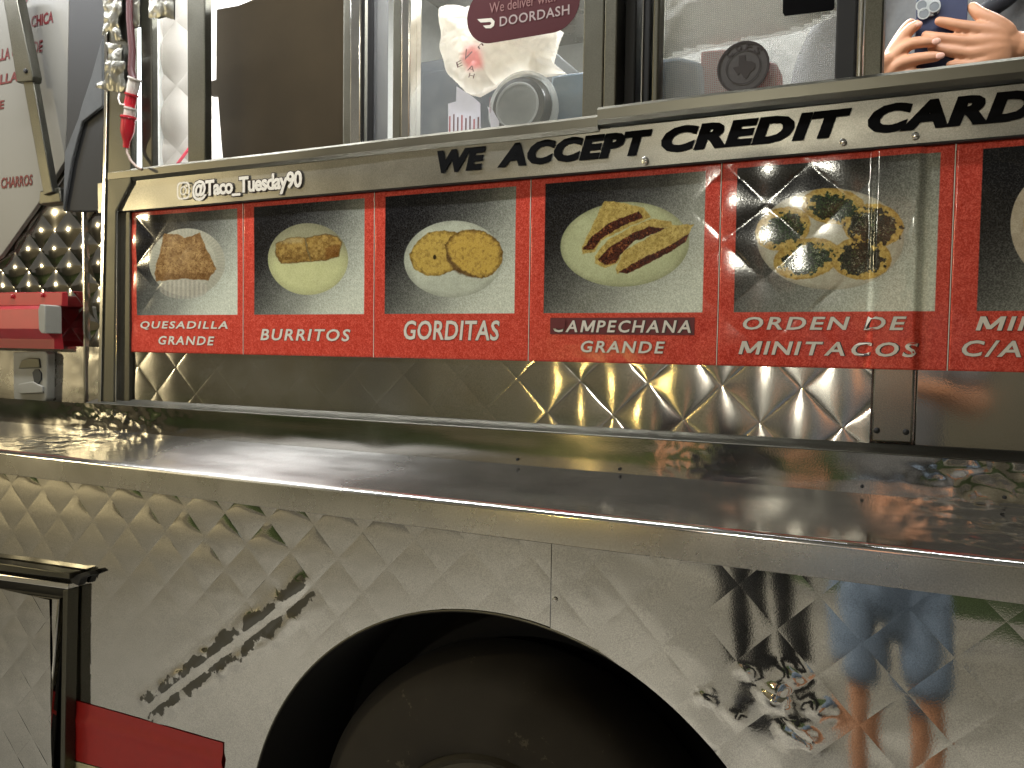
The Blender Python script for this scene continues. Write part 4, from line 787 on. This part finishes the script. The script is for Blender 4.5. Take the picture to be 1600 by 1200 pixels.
# crumpled bag
def crumple(name, outline, yc, depth, mat, seed, parent=None, n=46, amp=0.012):
    c = np.array([(at(a, b, yc)[0], at(a, b, yc)[2]) for a, b in outline]); x0, z0 = c.min(0); x1, z1 = c.max(0); NN = Noise(seed)
    xs_ = np.linspace(x0, x1, n); zs_ = np.linspace(z0, z1, n); X, Z = np.meshgrid(xs_, zs_); m, sd = poly(X, Z, c, 0.001)
    nx = n; keep = lambda i, j: m[j, i] > 0.5
    T = depth * np.sqrt(np.clip(sd / (0.35 * min(x1 - x0, z1 - z0)), 0, 1)); fold = np.abs(NN(X * 24 + Z * 10, Z * 20 - X * 8, 2)) * amp * 2 + np.abs(NN(X * 60, Z * 60 + 4, 2)) * amp * 0.6
    v = []; f = []; idx = {}
    for side, sg in ((0, -1), (1, 1)):
        for j in range(n):
            for i in range(n):
                if keep(i, j): idx[side, i, j] = len(v); v.append((X[j, i], yc + sg * (T[j, i] * (1 if side == 0 else 0.6) + (fold[j, i] if side == 0 else 0) + 0.0005), Z[j, i]))
        for j in range(n - 1):
            for i in range(n - 1):
                q = [(side, i, j), (side, i + 1, j), (side, i + 1, j + 1), (side, i, j + 1)]
                if all(t in idx for t in q): f.append(tuple(idx[t] for t in (q if side == 0 else q[::-1])))
    return mk(name, v, f, mat, parent, True)
K = 5.7125
def ink_blush(m, c, r):   # the red print on the film, soft at its rim
    nt = m.node_tree; L = nt.links.new; N = nt.nodes.new; g = N('ShaderNodeNewGeometry'); d = N('ShaderNodeVectorMath'); d.operation = 'DISTANCE'; d.inputs[1].default_value = c; L(g.outputs['Position'], d.inputs[0])
    mr = N('ShaderNodeMapRange'); mr.interpolation_type = 'SMOOTHSTEP'; mr.inputs[1].default_value = r * 0.35; mr.inputs[2].default_value = r; mr.inputs[3].default_value = 0.85; mr.inputs[4].default_value = 0; L(d.outputs['Value'], mr.inputs[0])
    mx = N('ShaderNodeMix'); mx.data_type = 'RGBA'; mx.inputs[6].default_value = srgb((244, 238, 226)); mx.inputs[7].default_value = srgb((240, 96, 96)); L(mr.outputs[0], mx.inputs[0])
    L(mx.outputs[2], nt.nodes['Principled BSDF'].inputs['Base Color'])
    for n in nt.nodes:
        if n.type == 'BSDF_TRANSLUCENT': L(mx.outputs[2], n.inputs[0])
ink_blush(M_BAG, at(680 + 345 / 5.7125, 520 / 5.7125, 0.045), 0.029)
bag = crumple('plastic_bag', zz(680, 0, K, [(50, 90), (150, 75), (300, 70), (700, 60), (1150, 280), (1110, 380), (1060, 560), (1180, 660), (990, 690), (800, 660), (640, 730), (540, 790), (400, 870), (300, 850), (160, 700), (90, 560), (60, 300)]), 0.075, 0.03, M_BAG, 21, None, 110, 0.016)
tag(bag, 'crumpled white plastic bag with red print hanging behind the delivery sticker', 'plastic bag')
yb2 = 0.024
def ink(pts): 
    c = [at(a, b, 0.03) for a, b in pts]; return c
for s, p0, p1, a in (('V', (250, 540), (320, 440), -0.5), ('E', (190, 600), (240, 540), 0.3), ('A', (290, 640), (355, 580), -0.3), ('H', (300, 700), (350, 650), -0.3), ('n', (380, 430), (430, 390), 0.6)):
    q0 = zz(680, 0, K, [p0])[0]; q1 = zz(680, 0, K, [p1])[0]; A_ = at(*q0, 0.030); B_ = at(*q1, 0.030); text(s, A_[0], B_[0], A_[2], B_[2], flat(0.0305), M_REDTXT, bag, 0.0, 0, 1, None, 'lettering', None, ((A_[0] + B_[0]) / 2, (A_[2] + B_[2]) / 2, a))
# clear cup lying on its side, dark base towards the glass
cc = at(818, 172, 0.06)
cup = thing('takeaway_bowl', 'dark takeaway bowl with a clear lid against the window below the plastic bag', 'bowl', cc)
lathe('bowl', [(0.050, 0.0), (0.052, 0.004), (0.046, 0.012), (0.046, 0.02), (0.03, 0.024)], cc, (0, -1, 0), plain('dark_olive_plastic', (34, 36, 28), 0.35, coat=0.3), cup, 48)
lathe('lid', [(0.058, -0.01), (0.061, 0.0), (0.061, 0.006), (0.056, 0.010), (0.054, 0.006), (0.054, -0.01)], cc, (0, -1, 0), M_CLEAR, cup, 48)
lathe('base_ring', [(0.034, 0.0245), (0.036, 0.027), (0.038, 0.0245)], cc, (0, -1, 0), M_CLEAR, cup, 48)
# striped cards
def card(pp, label, ns):
    q = pxpoly(pp, 0.03); o = prism('price_card', q, 0.030, 0.0315, translucent('pale_card_%d' % ns, (226, 224, 230)), None); tag(o, label, 'card')
    n = ns; (xa, za), (xb, zb) = q[-1], q[-2]
    for k in range(n):
        t0 = (k + 0.25) / n; t1 = (k + 0.62) / n; x0_, x1_ = xa + (xb - xa) * t0, xa + (xb - xa) * t1; h = 0.028 * (1 - 0.45 * t0) + 0.004 * (k % 2); mk('red_bar', [(x0_, 0.0296, za + 0.002), (x1_, 0.0296, za + 0.002), (x1_, 0.0296, za + h), (x0_, 0.0296, za + h)], [(0, 1, 2, 3)], M_REDTXT if k % 3 else M_REDCASE, o)
card(zz(680, 0, K, [(115, 925), (185, 905), (190, 770), (330, 860), (400, 920), (405, 1165), (115, 1190)]), 'pale card with a row of red bars at the lower left of the bag', 8)
card(zz(680, 0, K, [(465, 950), (510, 980), (570, 1090), (565, 1140), (500, 1160), (485, 1020)]), 'small pale card with red bars beside the dark takeaway bowl', 3)
tray = tag(prism_px('steel_tray', [(862, 118), (925, 110), (925, 200), (850, 208)], 0.11, 0.14, M_BLUEPL, None, 0.004), 'blue grey steel tray to the right of the takeaway bowl', 'tray')
# delivery sticker
stx = at(730, 20, 0.0115); c0 = at(817, 3, 0.0115)
st = [(at(a, b, 0.0115)[0], at(a, b, 0.0115)[2]) for a, b in ((752, 52), (882, 33))]
xa, xb, zc, R_ = stx[0], at(906, 10, 0.0115)[0], 1.872, 0.044; pts = []
for k in range(24): a = math.pi / 2 + math.pi * k / 23; pts.append((xa + R_ + R_ * math.cos(a), zc + R_ * math.sin(a)))
for k in range(24): a = -math.pi / 2 + math.pi * k / 23; pts.append((xb - R_ + R_ * math.cos(a), zc + R_ * math.sin(a)))
stk = tag(prism('delivery_sticker', pts, 0.0112, 0.0116, plain('maroon_sticker', (66, 14, 18), 0.6, var=0.06, spec=0.2), None), 'maroon rounded delivery sticker on the middle window pane', 'sticker')
a = at(781, 30, 0.011); b = at(890, 10, 0.011)
text('DOORDASH', a[0], b[0], zc - 0.021, zc - 0.006, flat(0.0111), plain('faded_white_print', (150, 132, 128), 0.5), stk, 0.012, 0, 1.08)
a = at(765, 5, 0.011); b = at(868, -5, 0.011); text('We deliver with', a[0], b[0], zc + 0.002, zc + 0.018, flat(0.0111), plain('faded_print', (128, 84, 80), 0.5), stk, 0.0)
q = [(746, 21), (768, 19), (773, 24), (772, 31), (767, 35), (759, 35), (755, 31), (766, 30), (768, 27), (766, 25), (751, 26)]
lg = [(at(a, b, 0.0109)[0], at(a, b, 0.0109)[2]) for a, b in q]; dz = (zc - 0.013) - sum(p[1] for p in lg) / len(lg); prism('logo', [(p[0], p[1] + dz) for p in lg], 0.0107, 0.0110, M_WLET, stk)
# permit sticker
pc = at(1161, 105, 0.0115); M_PERM = plain('dark_grey_sticker', (66, 62, 60), 0.6, var=0.2, scale=200); M_PERD = plain('dark_maroon_print', (24, 8, 11), 0.4, var=0.2, scale=120)
pts = [(pc[0] + 0.0355 * math.cos(2 * math.pi * k / 60), pc[2] + 0.0355 * math.sin(2 * math.pi * k / 60)) for k in range(60)]
pst = tag(prism('permit_sticker', pts, 0.0112, 0.0116, M_PERM, None), 'round dark permit sticker marked COFS on the screened window', 'sticker')
v = []; f = []; x, y, z = pc[0], 0.0112, pc[2]; ring(0.0352, 0.0325, circ); ring(0.0235, 0.0222, circ); mk('border', v, f, M_PERD, pst)
for k, ch in enumerate('COFS'):
    a = math.radians(133 - 29 * k); cx, cz = pc[0] + 0.0278 * math.cos(a), pc[2] + 0.0278 * math.sin(a); text(ch, cx - 0.004, cx + 0.004, cz - 0.0045, cz + 0.0045, flat(0.0110), M_PERD, pst, 0.02, 0, 1, None, 'lettering', None, (cx, cz, a - math.pi / 2))
for k, ch in enumerate('PERMIT'[::-1][:0]): pass
tx = [(-0.006, 0.016), (0.003, 0.016), (0.003, 0.008), (0.012, 0.006), (0.016, 0.003), (0.016, -0.004), (0.010, -0.008), (0.005, -0.017), (0.001, -0.014), (-0.003, -0.007), (-0.007, -0.010), (-0.014, 0.001), (-0.006, 0.002)]
prism('emblem', [(pc[0] + a, pc[2] + b) for a, b in tx], 0.0108, 0.0111, M_PERD, pst)
blk = tag(prism_px('black_sticker', [(1224, -60), (1305, -60), (1304, 12), (1301, 16), (1226, 25), (1223, 20)], 0.0112, 0.0116, M_LETTER, None), 'black square sticker at the top of the screened window', 'sticker')
# behind the insect screen
prw = tag(crumple('clear_bag', [(1020, 0), (1100, -80), (1300, -80), (1320, 20), (1250, 50), (1200, 60), (1100, 78), (1040, 98), (1010, 100)], 0.16, 0.03, translucent('grey_white_film', (206, 204, 192)), 31, None, 50, 0.02), 'greyish plastic sheet bundled behind the insect screen', 'plastic sheet')
tr2 = tag(prism_px('plastic_tub', [(1010, 95), (1060, 88), (1094, 96), (1098, 170), (1010, 180)], 0.10, 0.16, M_BLUEPL, None, 0.006), 'blue grey plastic tub behind the insect screen, left of the red carton', 'tub')
rc = tag(prism_px('red_carton', [(1095, 80), (1140, 76), (1215, 100), (1215, 160), (1092, 170)], 0.12, 0.18, M_REDCASE, None, 0.003), 'faded red carton behind the round permit sticker', 'carton')

# ---------------------------------------------------------------- tape, plugs and cable on the corner post
def foil(pp, y0, seed, label):
    o = crumple('foil_tape', pp, y0, 0.003, M_TAPE, seed, None, 44, 0.0045); tag(o, label, 'tape', 'foil tape around the corner post'); return o
foil([(160, -20), (190, -20), (193, 18), (186, 30), (192, 62), (183, 66), (172, 50), (161, 57), (164, 20)], -0.030, 41, 'uppermost torn piece of foil tape on the corner post')
foil([(166, 66), (192, 70), (193, 100), (190, 118), (166, 112), (170, 84)], -0.032, 42, 'middle piece of foil tape wrapped on the corner post')
foil([(166, 95), (197, 96), (196, 122), (203, 138), (192, 146), (178, 144), (150, 138), (153, 131), (165, 126)], -0.036, 43, 'lowest piece of foil tape with a pointed flap at the post edge')
foil([(205, -30), (221, -30), (220, 44), (206, 46), (204, 20)], -0.022, 44, 'narrow strip of foil tape hanging over the lamp tube')
foil([(232, -30), (262, -30), (274, 0), (274, 32), (258, 28), (246, 30), (234, 30)], -0.020, 45, 'folded dark foil tape at the top of the narrow window frame')
plug = thing('cable_plug', 'red and white cable plugs hanging in a chain beside the lamp tube', 'plug', at(208, 125, -0.03))
def seg(nm, p0, p1, prof_, mat):
    a = Vector(at(*p0, -0.030)); b = Vector(at(*p1, -0.030)); L_ = (b - a).length; sc = 0.0012
    lathe(nm, [(r * sc, t * L_) for r, t in prof_], a, b - a, mat, plug, 20, 35)
seg('socket', (211, 122), (205, 148), [(11, 0), (11.5, 0.08), (9, 0.14), (9.5, 0.5), (8.5, 1)], M_PLUGW)
seg('plug_body', (206, 147), (202, 168), [(11, 0), (11, 0.12), (9, 0.16), (9, 0.9), (10, 1)], M_PLUGR)
seg('socket', (204, 168), (201, 186), [(10.5, 0), (10.5, 0.15), (9, 0.2), (9, 0.8), (8, 1)], M_PLUGW)
seg('plug_body', (201, 182), (197, 231), [(12.5, 0), (13, 0.06), (11, 0.10), (11, 0.45), (8, 0.66), (5.5, 0.8), (5, 1)], M_PLUGR)
tube('cable', [at(197, 228, -0.03), at(199, 240, -0.032), at(205, 252, -0.034), at(214, 261, -0.036), at(222, 265, -0.036)], 0.0028, M_CABLE, plug)
tube('cable', [at(187, 146, -0.036), at(185, 155, -0.04), at(188, 163, -0.042), at(194, 164, -0.04), at(200, 166, -0.036)], 0.002, M_PLUGW, plug)
tube('cable', [at(203, -30, -0.028), at(203, 30, -0.028), at(207, 80, -0.029), at(205, 110, -0.03), at(209, 124, -0.03)], 0.007, plain('dark_red_cable', (74, 34, 34), 0.5), plug)

# ---------------------------------------------------------------- people
def skin(chains):
    """chains: list of [(point, radius), ...]; returns verts, faces of the grown surfaces"""
    V = []; Fc = []
    for ch in chains:
        me = bpy.data.meshes.new('s'); me.from_pydata([tuple(p) for p, r in ch], [(i, i + 1) for i in range(len(ch) - 1)], []); o = bpy.data.objects.new('s', me); C.objects.link(o)
        o.modifiers.new('k', 'SKIN'); o.modifiers.new('u', 'SUBSURF').levels = 2; sl = me.skin_vertices[0].data
        for i, (p, r) in enumerate(ch):
            sl[i].radius = (r, r) if not isinstance(r, tuple) else r; sl[i].use_root = i == 0
        dg = bpy.context.evaluated_depsgraph_get(); dg.update(); m2 = bpy.data.meshes.new_from_object(o.evaluated_get(dg)); b = len(V)
        V += [v.co[:] for v in m2.vertices]; Fc += [tuple(b + k for k in p.vertices) for p in m2.polygons]
        bpy.data.objects.remove(o); bpy.data.meshes.remove(me); bpy.data.meshes.remove(m2)
    return V, Fc
def fused(name, chains, voxel, mat, parent, smooth=4, extra=None):
    V, Fc = skin(chains)
    if extra:
        for ev, ef in extra: b = len(V); V += [tuple(q) for q in ev]; Fc += [tuple(b + k for k in q) for q in ef]
    me = bpy.data.meshes.new('f'); me.from_pydata(V, [], Fc); o = bpy.data.objects.new('f', me); C.objects.link(o)
    r = o.modifiers.new('r', 'REMESH'); r.mode = 'VOXEL'; r.voxel_size = voxel; sm = o.modifiers.new('s', 'SMOOTH'); sm.iterations = smooth; sm.factor = 0.5
    dg = bpy.context.evaluated_depsgraph_get(); dg.update(); m2 = bpy.data.meshes.new_from_object(o.evaluated_get(dg)); bpy.data.objects.remove(o); bpy.data.meshes.remove(me)
    m2.name = name; m2.materials.clear(); m2.materials.append(mat); m2.polygons.foreach_set('use_smooth', [True] * len(m2.polygons)); return link(bpy.data.objects.new(name, m2), parent)
def hz(a, b, y): return at(1370 + a / 6.957, b / 6.957, y)
def head_chains(c, s=1.0):
    c = Vector(c); return [[(c + Vector((0, 0.01, -0.12)) * s, 0.055 * s), (c + Vector((0, 0.015, -0.05)) * s, 0.062 * s)], [(c + Vector((0, -0.02, -0.085)) * s, 0.05 * s), (c + Vector((0, 0.0, 0.0)) * s, 0.078 * s), (c + Vector((0, 0.01, 0.06)) * s, 0.085 * s), (c + Vector((0, 0.01, 0.10)) * s, 0.06 * s)],
            [(c + Vector((0, -0.085, 0.02)) * s, 0.008 * s), (c + Vector((0, -0.105, -0.02)) * s, 0.013 * s), (c + Vector((0, -0.085, -0.025)) * s, 0.016 * s)], [(c + Vector((-0.03, -0.075, -0.055)) * s, 0.008 * s), (c + Vector((0, -0.085, -0.055)) * s, 0.01 * s), (c + Vector((0.03, -0.075, -0.055)) * s, 0.008 * s)],
            [(c + Vector((0.085, 0.02, 0.02)) * s, 0.018 * s), (c + Vector((0.088, 0.025, -0.02)) * s, 0.013 * s)], [(c + Vector((-0.085, 0.02, 0.02)) * s, 0.018 * s), (c + Vector((-0.088, 0.025, -0.02)) * s, 0.013 * s)]]
YF, YN = 0.440, 0.424
handL = [ # the hand on the right of the picture: spread over the back of the phone
    [(hz(1560, 525, 0.492), 0.027), (hz(1420, 490, 0.478), 0.027), (hz(1250, 470, 0.464), 0.024), (hz(1080, 470, 0.452), 0.014)],
    [(hz(1400, 560, 0.475), 0.026), (hz(1240, 640, 0.458), 0.022), (hz(1060, 700, 0.45), 0.014)],
    [(hz(1440, 470, 0.475), 0.024), (hz(1270, 350, 0.458), 0.021), (hz(1090, 315, 0.447), 0.0125), (hz(850, 272, 0.440), 0.0105), (hz(720, 240, 0.438), 0.0095), (hz(618, 215, 0.437), 0.0075)],
    [(hz(1450, 500, 0.475), 0.026), (hz(1240, 450, 0.456), 0.021), (hz(1030, 465, 0.446), 0.0125), (hz(760, 425, 0.440), 0.0105), (hz(600, 400, 0.440), 0.0095), (hz(480, 375, 0.442), 0.008)],
    [(hz(1450, 520, 0.475), 0.026), (hz(1230, 560, 0.456), 0.021), (hz(1000, 590, 0.446), 0.0120), (hz(800, 555, 0.440), 0.0105), (hz(640, 530, 0.441), 0.009), (hz(540, 520, 0.442), 0.008)],
    [(hz(1440, 560, 0.475), 0.025), (hz(1220, 680, 0.457), 0.020), (hz(1000, 725, 0.447), 0.0110), (hz(840, 715, 0.441), 0.0095), (hz(740, 700, 0.442), 0.008)],
    [(hz(1440, 450, 0.475), 0.024), (hz(1350, 320, 0.463), 0.020), (hz(1240, 225, 0.455), 0.015), (hz(1120, 160, 0.452), 0.0125), (hz(1050, 90, 0.455), 0.0105), (hz(1005, 40, 0.458), 0.008)]]
handR = [ # the hand on the left of the picture: fingertips lie over the other hand
    [(hz(-40, 960, 0.485), 0.026), (hz(110, 820, 0.465), (0.034, 0.022)), (hz(190, 690, 0.452), (0.036, 0.018)), (hz(240, 560, 0.446), (0.030, 0.014))],
    [(hz(150, 640, 0.452), 0.018), (hz(285, 420, 0.440), 0.0125), (hz(345, 325, 0.436), 0.0110), (hz(430, 275, 0.438), 0.0098), (hz(485, 245, 0.441), 0.008)],
    [(hz(60, 860, 0.468), 0.024), (hz(175, 660, 0.448), 0.019), (hz(270, 530, 0.436), 0.0125), (hz(390, 465, 0.428), 0.0112), (hz(560, 455, 0.424), 0.0102), (hz(675, 455, 0.425), 0.0085)],
    [(hz(50, 880, 0.468), 0.025), (hz(160, 780, 0.448), 0.019), (hz(260, 685, 0.436), 0.0125), (hz(420, 640, 0.428), 0.0112), (hz(600, 620, 0.424), 0.0102), (hz(725, 610, 0.425), 0.0085)],
    [(hz(40, 920, 0.47), 0.024), (hz(160, 870, 0.452), 0.018), (hz(280, 830, 0.440), 0.0115), (hz(450, 805, 0.432), 0.0100), (hz(580, 795, 0.428), 0.0090), (hz(680, 785, 0.428), 0.0075)],
    [(hz(120, 700, 0.470), 0.018), (hz(220, 480, 0.475), 0.014), (hz(330, 300, 0.474), 0.012), (hz(420, 200, 0.472), 0.009)]]
person = thing('person', 'person in a grey sweatshirt holding up a phone in the window', 'person', (0.09, 0.74, 0.75))
hc = (0.09, 0.68, 2.36)
body = fused('body', handL + handR + head_chains(hc) + [[(hz(1420, 500, 0.474), 0.030), (hz(1560, 530, 0.488), 0.029), (hz(1900, 700, 0.56), 0.036)], [(hz(0, 930, 0.48), 0.029), (hz(-250, 1250, 0.56), 0.036)], [((0.09, 0.75, 2.08), 0.08), ((0.09, 0.73, 2.22), 0.06), ((0.09, 0.70, 2.30), 0.055)]], 0.0028, M_SKIN, person, 3)
sw = [[((0.09, 0.78, 1.62), (0.19, 0.13)), ((0.09, 0.77, 1.85), (0.18, 0.12)), ((0.09, 0.76, 2.08), (0.19, 0.12)), ((0.09, 0.75, 2.18), (0.10, 0.08))],
      [((0.09, 0.76, 2.12), 0.10), (( -0.10, 0.76, 2.10), 0.085), ((-0.19, 0.72, 1.95), 0.064), ((-0.20, 0.66, 1.80), 0.058), (hz(-170, 1130, 0.535), 0.044), (hz(-30, 985, 0.492), 0.038)],
      [((0.09, 0.76, 2.12), 0.10), ((0.28, 0.76, 2.10), 0.085), ((0.36, 0.72, 1.95), 0.064), ((0.33, 0.66, 1.82), 0.058), (hz(1780, 640, 0.54), 0.045), (hz(1620, 545, 0.498), 0.037), (hz(1490, 520, 0.484), 0.0345)]]
fused('sweatshirt', sw, 0.008, M_SWEAT, person, 5)
fused('trousers', [[((0.09, 0.78, 1.66), (0.17, 0.12)), ((0.09, 0.78, 1.55), (0.17, 0.12))], [((0.0, 0.78, 1.55), 0.09), ((-0.01, 0.76, 1.2), 0.065), ((-0.01, 0.79, 0.82), 0.05), ((-0.01, 0.72, 0.79), 0.04)], [((0.18, 0.78, 1.55), 0.09), ((0.19, 0.76, 1.2), 0.065), ((0.19, 0.79, 0.82), 0.05), ((0.19, 0.72, 0.79), 0.04)]], 0.012, M_STRAP, person, 3)
fused('hair', [[((0.09, 0.71, 2.44), 0.09), ((0.09, 0.73, 2.40), 0.09), ((0.09, 0.75, 2.34), 0.07)]], 0.008, M_HAIR, person, 2)
tube('bag_strap', [hz(1120, 180, 0.612), hz(1260, 80, 0.60), hz(1420, -40, 0.60), hz(1700, -260, 0.66)], 0.018, M_STRAP, person, 8)
nails = []
for (a, b, y, r) in ((648, 448, 0.4165, 0.0058), (690, 606, 0.4165, 0.0058), (655, 786, 0.4215, 0.005), (455, 262, 0.4305, 0.005)):
    bm = bmesh.new(); bmesh.ops.create_uvsphere(bm, u_segments=14, v_segments=8, radius=1, matrix=Matrix.Translation(hz(a, b, y)) @ Matrix.Diagonal((r * 1.25, 0.0025, r, 1))); from_bm('finger_nail', bm, M_NAIL, person, True)
# phone
phx = [hz(430, 0, 0.452)[0], hz(990, 0, 0.452)[0]]; zt_ = hz(600, -70, 0.452)[2]; pw = phx[1] - phx[0]; ph = 0.162
phone = thing('phone', 'navy cased phone with three round lenses held by the person', 'phone', (sum(phx) / 2, 0.455, zt_ - ph))
def rbox(name, x0, x1, y0, y1, z0, z1, r, mat, parent):
    pts = []
    for cx, cz, a0 in ((x1 - r, z1 - r, 0), (x0 + r, z1 - r, 90), (x0 + r, z0 + r, 180), (x1 - r, z0 + r, 270)):
        for k in range(9): a = math.radians(a0 + 90 * k / 8); pts.append((cx + r * math.cos(a), cz + r * math.sin(a)))
    return prism(name, pts, y0, y1, mat, parent, 0.0012)
rbox('case', phx[0], phx[1], 0.450, 0.461, zt_ - ph, zt_, 0.012, M_NAVY, phone); rbox('screen', phx[0] + 0.003, phx[1] - 0.003, 0.4612, 0.4618, zt_ - ph + 0.003, zt_ - 0.003, 0.009, M_LENSD, phone)
q0 = hz(440, 195, 0.446); q1 = hz(695, -30, 0.446); cb = rbox('camera_bump', q0[0], q1[0], 0.4455, 0.4495, q0[2], q1[2], 0.011, M_CAMB, phone)
for a, b in ((490, 60), (625, 75), (512, 150)):
    c = hz(a, b, 0.445); lathe('lens', [(0.0098, 0.0), (0.0098, 0.002), (0.0080, 0.0022), (0.0078, 0.0008), (0.001, 0.0008)], c, (0, -1, 0), M_CAMB, phone, 28); lathe('lens_glass', [(0.0076, 0.0), (0.0074, 0.0014), (0.0005, 0.0018)], c, (0, -1, 0), M_LENS, phone, 28)
c = hz(635, 150, 0.4453); lathe('sensor', [(0.003, 0), (0.003, 0.0006), (0.0005, 0.0008)], c, (0, -1, 0), M_LENSD, phone, 16)

# the photographer, standing behind the camera: seen only mirrored in the lower panel
px_, py_ = -0.05, -1.62
ptg = thing('person', 'person in blue shorts mirrored in the dull lower panel', 'person', (px_, py_, 0))
Vx = lambda x, y, z: (px_ + x, py_ + y, z)
fused('body', [[(Vx(0, 0, 0.92), 0.13), (Vx(0, 0.0, 1.15), 0.12), (Vx(0, 0, 1.38), 0.13), (Vx(0, 0.01, 1.50), 0.06), (Vx(0, 0.02, 1.58), 0.055)], [(Vx(-0.09, 0, 0.92), 0.09), (Vx(-0.11, 0.01, 0.68), 0.075), (Vx(-0.12, 0.02, 0.5), 0.055), (Vx(-0.13, 0, 0.32), 0.055), (Vx(-0.13, -0.02, 0.09), 0.04), (Vx(-0.14, 0.1, 0.035), 0.035)],
               [(Vx(0.09, 0, 0.92), 0.09), (Vx(0.11, 0.01, 0.68), 0.075), (Vx(0.12, 0.02, 0.5), 0.055), (Vx(0.13, 0, 0.32), 0.055), (Vx(0.13, -0.02, 0.09), 0.04), (Vx(0.14, 0.1, 0.035), 0.035)],
               [(Vx(-0.17, 0, 1.42), 0.05), (Vx(-0.24, 0.02, 1.18), 0.042), (Vx(-0.19, 0.24, 1.24), 0.034), (Vx(-0.16, 0.33, 1.28), 0.03)], [(Vx(0.17, 0, 1.42), 0.05), (Vx(0.24, 0.02, 1.18), 0.042), (Vx(0.12, 0.24, 1.24), 0.034), (Vx(0.03, 0.33, 1.26), 0.03)]]
      + [[((p[0], 2 * py_ - p[1] + 0.0, p[2]), r) for p, r in ch] for ch in head_chains(Vx(0, 0.0, 1.68))], 0.012, M_SKIN, ptg, 3)
fused('shirt', [[(Vx(0, 0, 0.90), (0.17, 0.13)), (Vx(0, 0, 1.15), (0.16, 0.125)), (Vx(0, 0, 1.40), (0.18, 0.12)), (Vx(0, 0, 1.47), 0.08)], [(Vx(0, 0, 1.40), 0.09), (Vx(-0.18, 0, 1.41), 0.075), (Vx(-0.23, 0.02, 1.22), 0.06)], [(Vx(0, 0, 1.40), 0.09), (Vx(0.18, 0, 1.41), 0.075), (Vx(0.23, 0.02, 1.22), 0.06)]], 0.012, M_SWEAT, ptg, 3)
fused('shorts', [[(Vx(0, 0, 0.96), (0.17, 0.13)), (Vx(0, 0, 0.86), (0.17, 0.13)), (Vx(0, 0, 0.60), (0.15, 0.12))], [(Vx(-0.09, 0, 0.9), 0.11), (Vx(-0.11, 0.01, 0.66), 0.10), (Vx(-0.115, 0.015, 0.45), 0.10)], [(Vx(0.09, 0, 0.9), 0.11), (Vx(0.11, 0.01, 0.66), 0.10), (Vx(0.115, 0.015, 0.45), 0.10)]], 0.010, M_DENIM, ptg, 2)
fused('hair', [[(Vx(0, -0.03, 1.78), 0.09), (Vx(0, -0.05, 1.72), 0.09)]], 0.012, M_HAIR, ptg, 2)
for s in (-1, 1): fused('shoe', [[(Vx(0.13 * s, -0.05, 0.045), 0.045), (Vx(0.14 * s, 0.06, 0.042), 0.048), (Vx(0.145 * s, 0.15, 0.036), 0.038)]], 0.010, M_SHOE, ptg, 2)

# someone in dark clothes a little behind the photographer: also only mirrored in the panel
bx_, by_ = -0.62, -2.35
byp = thing('person', 'person in dark clothes standing farther back, mirrored left of the blue shorts', 'person', (bx_, by_, 0))
Bx = lambda x, y, z: (bx_ + x, by_ + y, z)
fused('body', [[(Bx(0, 0, 1.40), 0.10), (Bx(0, 0.01, 1.50), 0.06), (Bx(0, 0.02, 1.58), 0.055)], [(Bx(-0.24, 0.02, 1.14), 0.042), (Bx(-0.26, 0.08, 0.92), 0.034), (Bx(-0.26, 0.10, 0.82), (0.03, 0.02))], [(Bx(0.24, 0.02, 1.14), 0.042), (Bx(0.26, 0.08, 0.92), 0.034), (Bx(0.26, 0.10, 0.82), (0.03, 0.02))]]
      + [[((p[0], 2 * by_ - p[1], p[2]), r) for p, r in ch] for ch in head_chains(Bx(0, 0.0, 1.68))], 0.012, M_SKIN, byp, 3)
fused('jacket', [[(Bx(0, 0, 0.86), (0.17, 0.13)), (Bx(0, 0, 1.15), (0.16, 0.125)), (Bx(0, 0, 1.40), (0.18, 0.12)), (Bx(0, 0, 1.47), 0.08)], [(Bx(0, 0, 1.40), 0.09), (Bx(-0.18, 0, 1.41), 0.075), (Bx(-0.25, 0.02, 1.10), 0.055)], [(Bx(0, 0, 1.40), 0.09), (Bx(0.18, 0, 1.41), 0.075), (Bx(0.25, 0.02, 1.10), 0.055)]], 0.012, M_STRAP, byp, 3)
fused('trousers', [[(Bx(0, 0, 0.96), (0.165, 0.13)), (Bx(0, 0, 0.88), (0.165, 0.13))], [(Bx(-0.09, 0, 0.9), 0.105), (Bx(-0.10, 0.01, 0.5), 0.08), (Bx(-0.11, 0, 0.08), 0.065)], [(Bx(0.09, 0, 0.9), 0.105), (Bx(0.10, 0.01, 0.5), 0.08), (Bx(0.11, 0, 0.08), 0.065)]], 0.012, M_BLACK, byp, 2)
fused('hair', [[(Bx(0, -0.03, 1.78), 0.09), (Bx(0, -0.05, 1.72), 0.09)]], 0.012, M_HAIR, byp, 2)
for s_ in (-1, 1): fused('shoe', [[(Bx(0.11 * s_, -0.05, 0.045), 0.045), (Bx(0.12 * s_, 0.06, 0.042), 0.048), (Bx(0.125 * s_, 0.15, 0.036), 0.038)]], 0.010, M_SHOE, byp, 2)
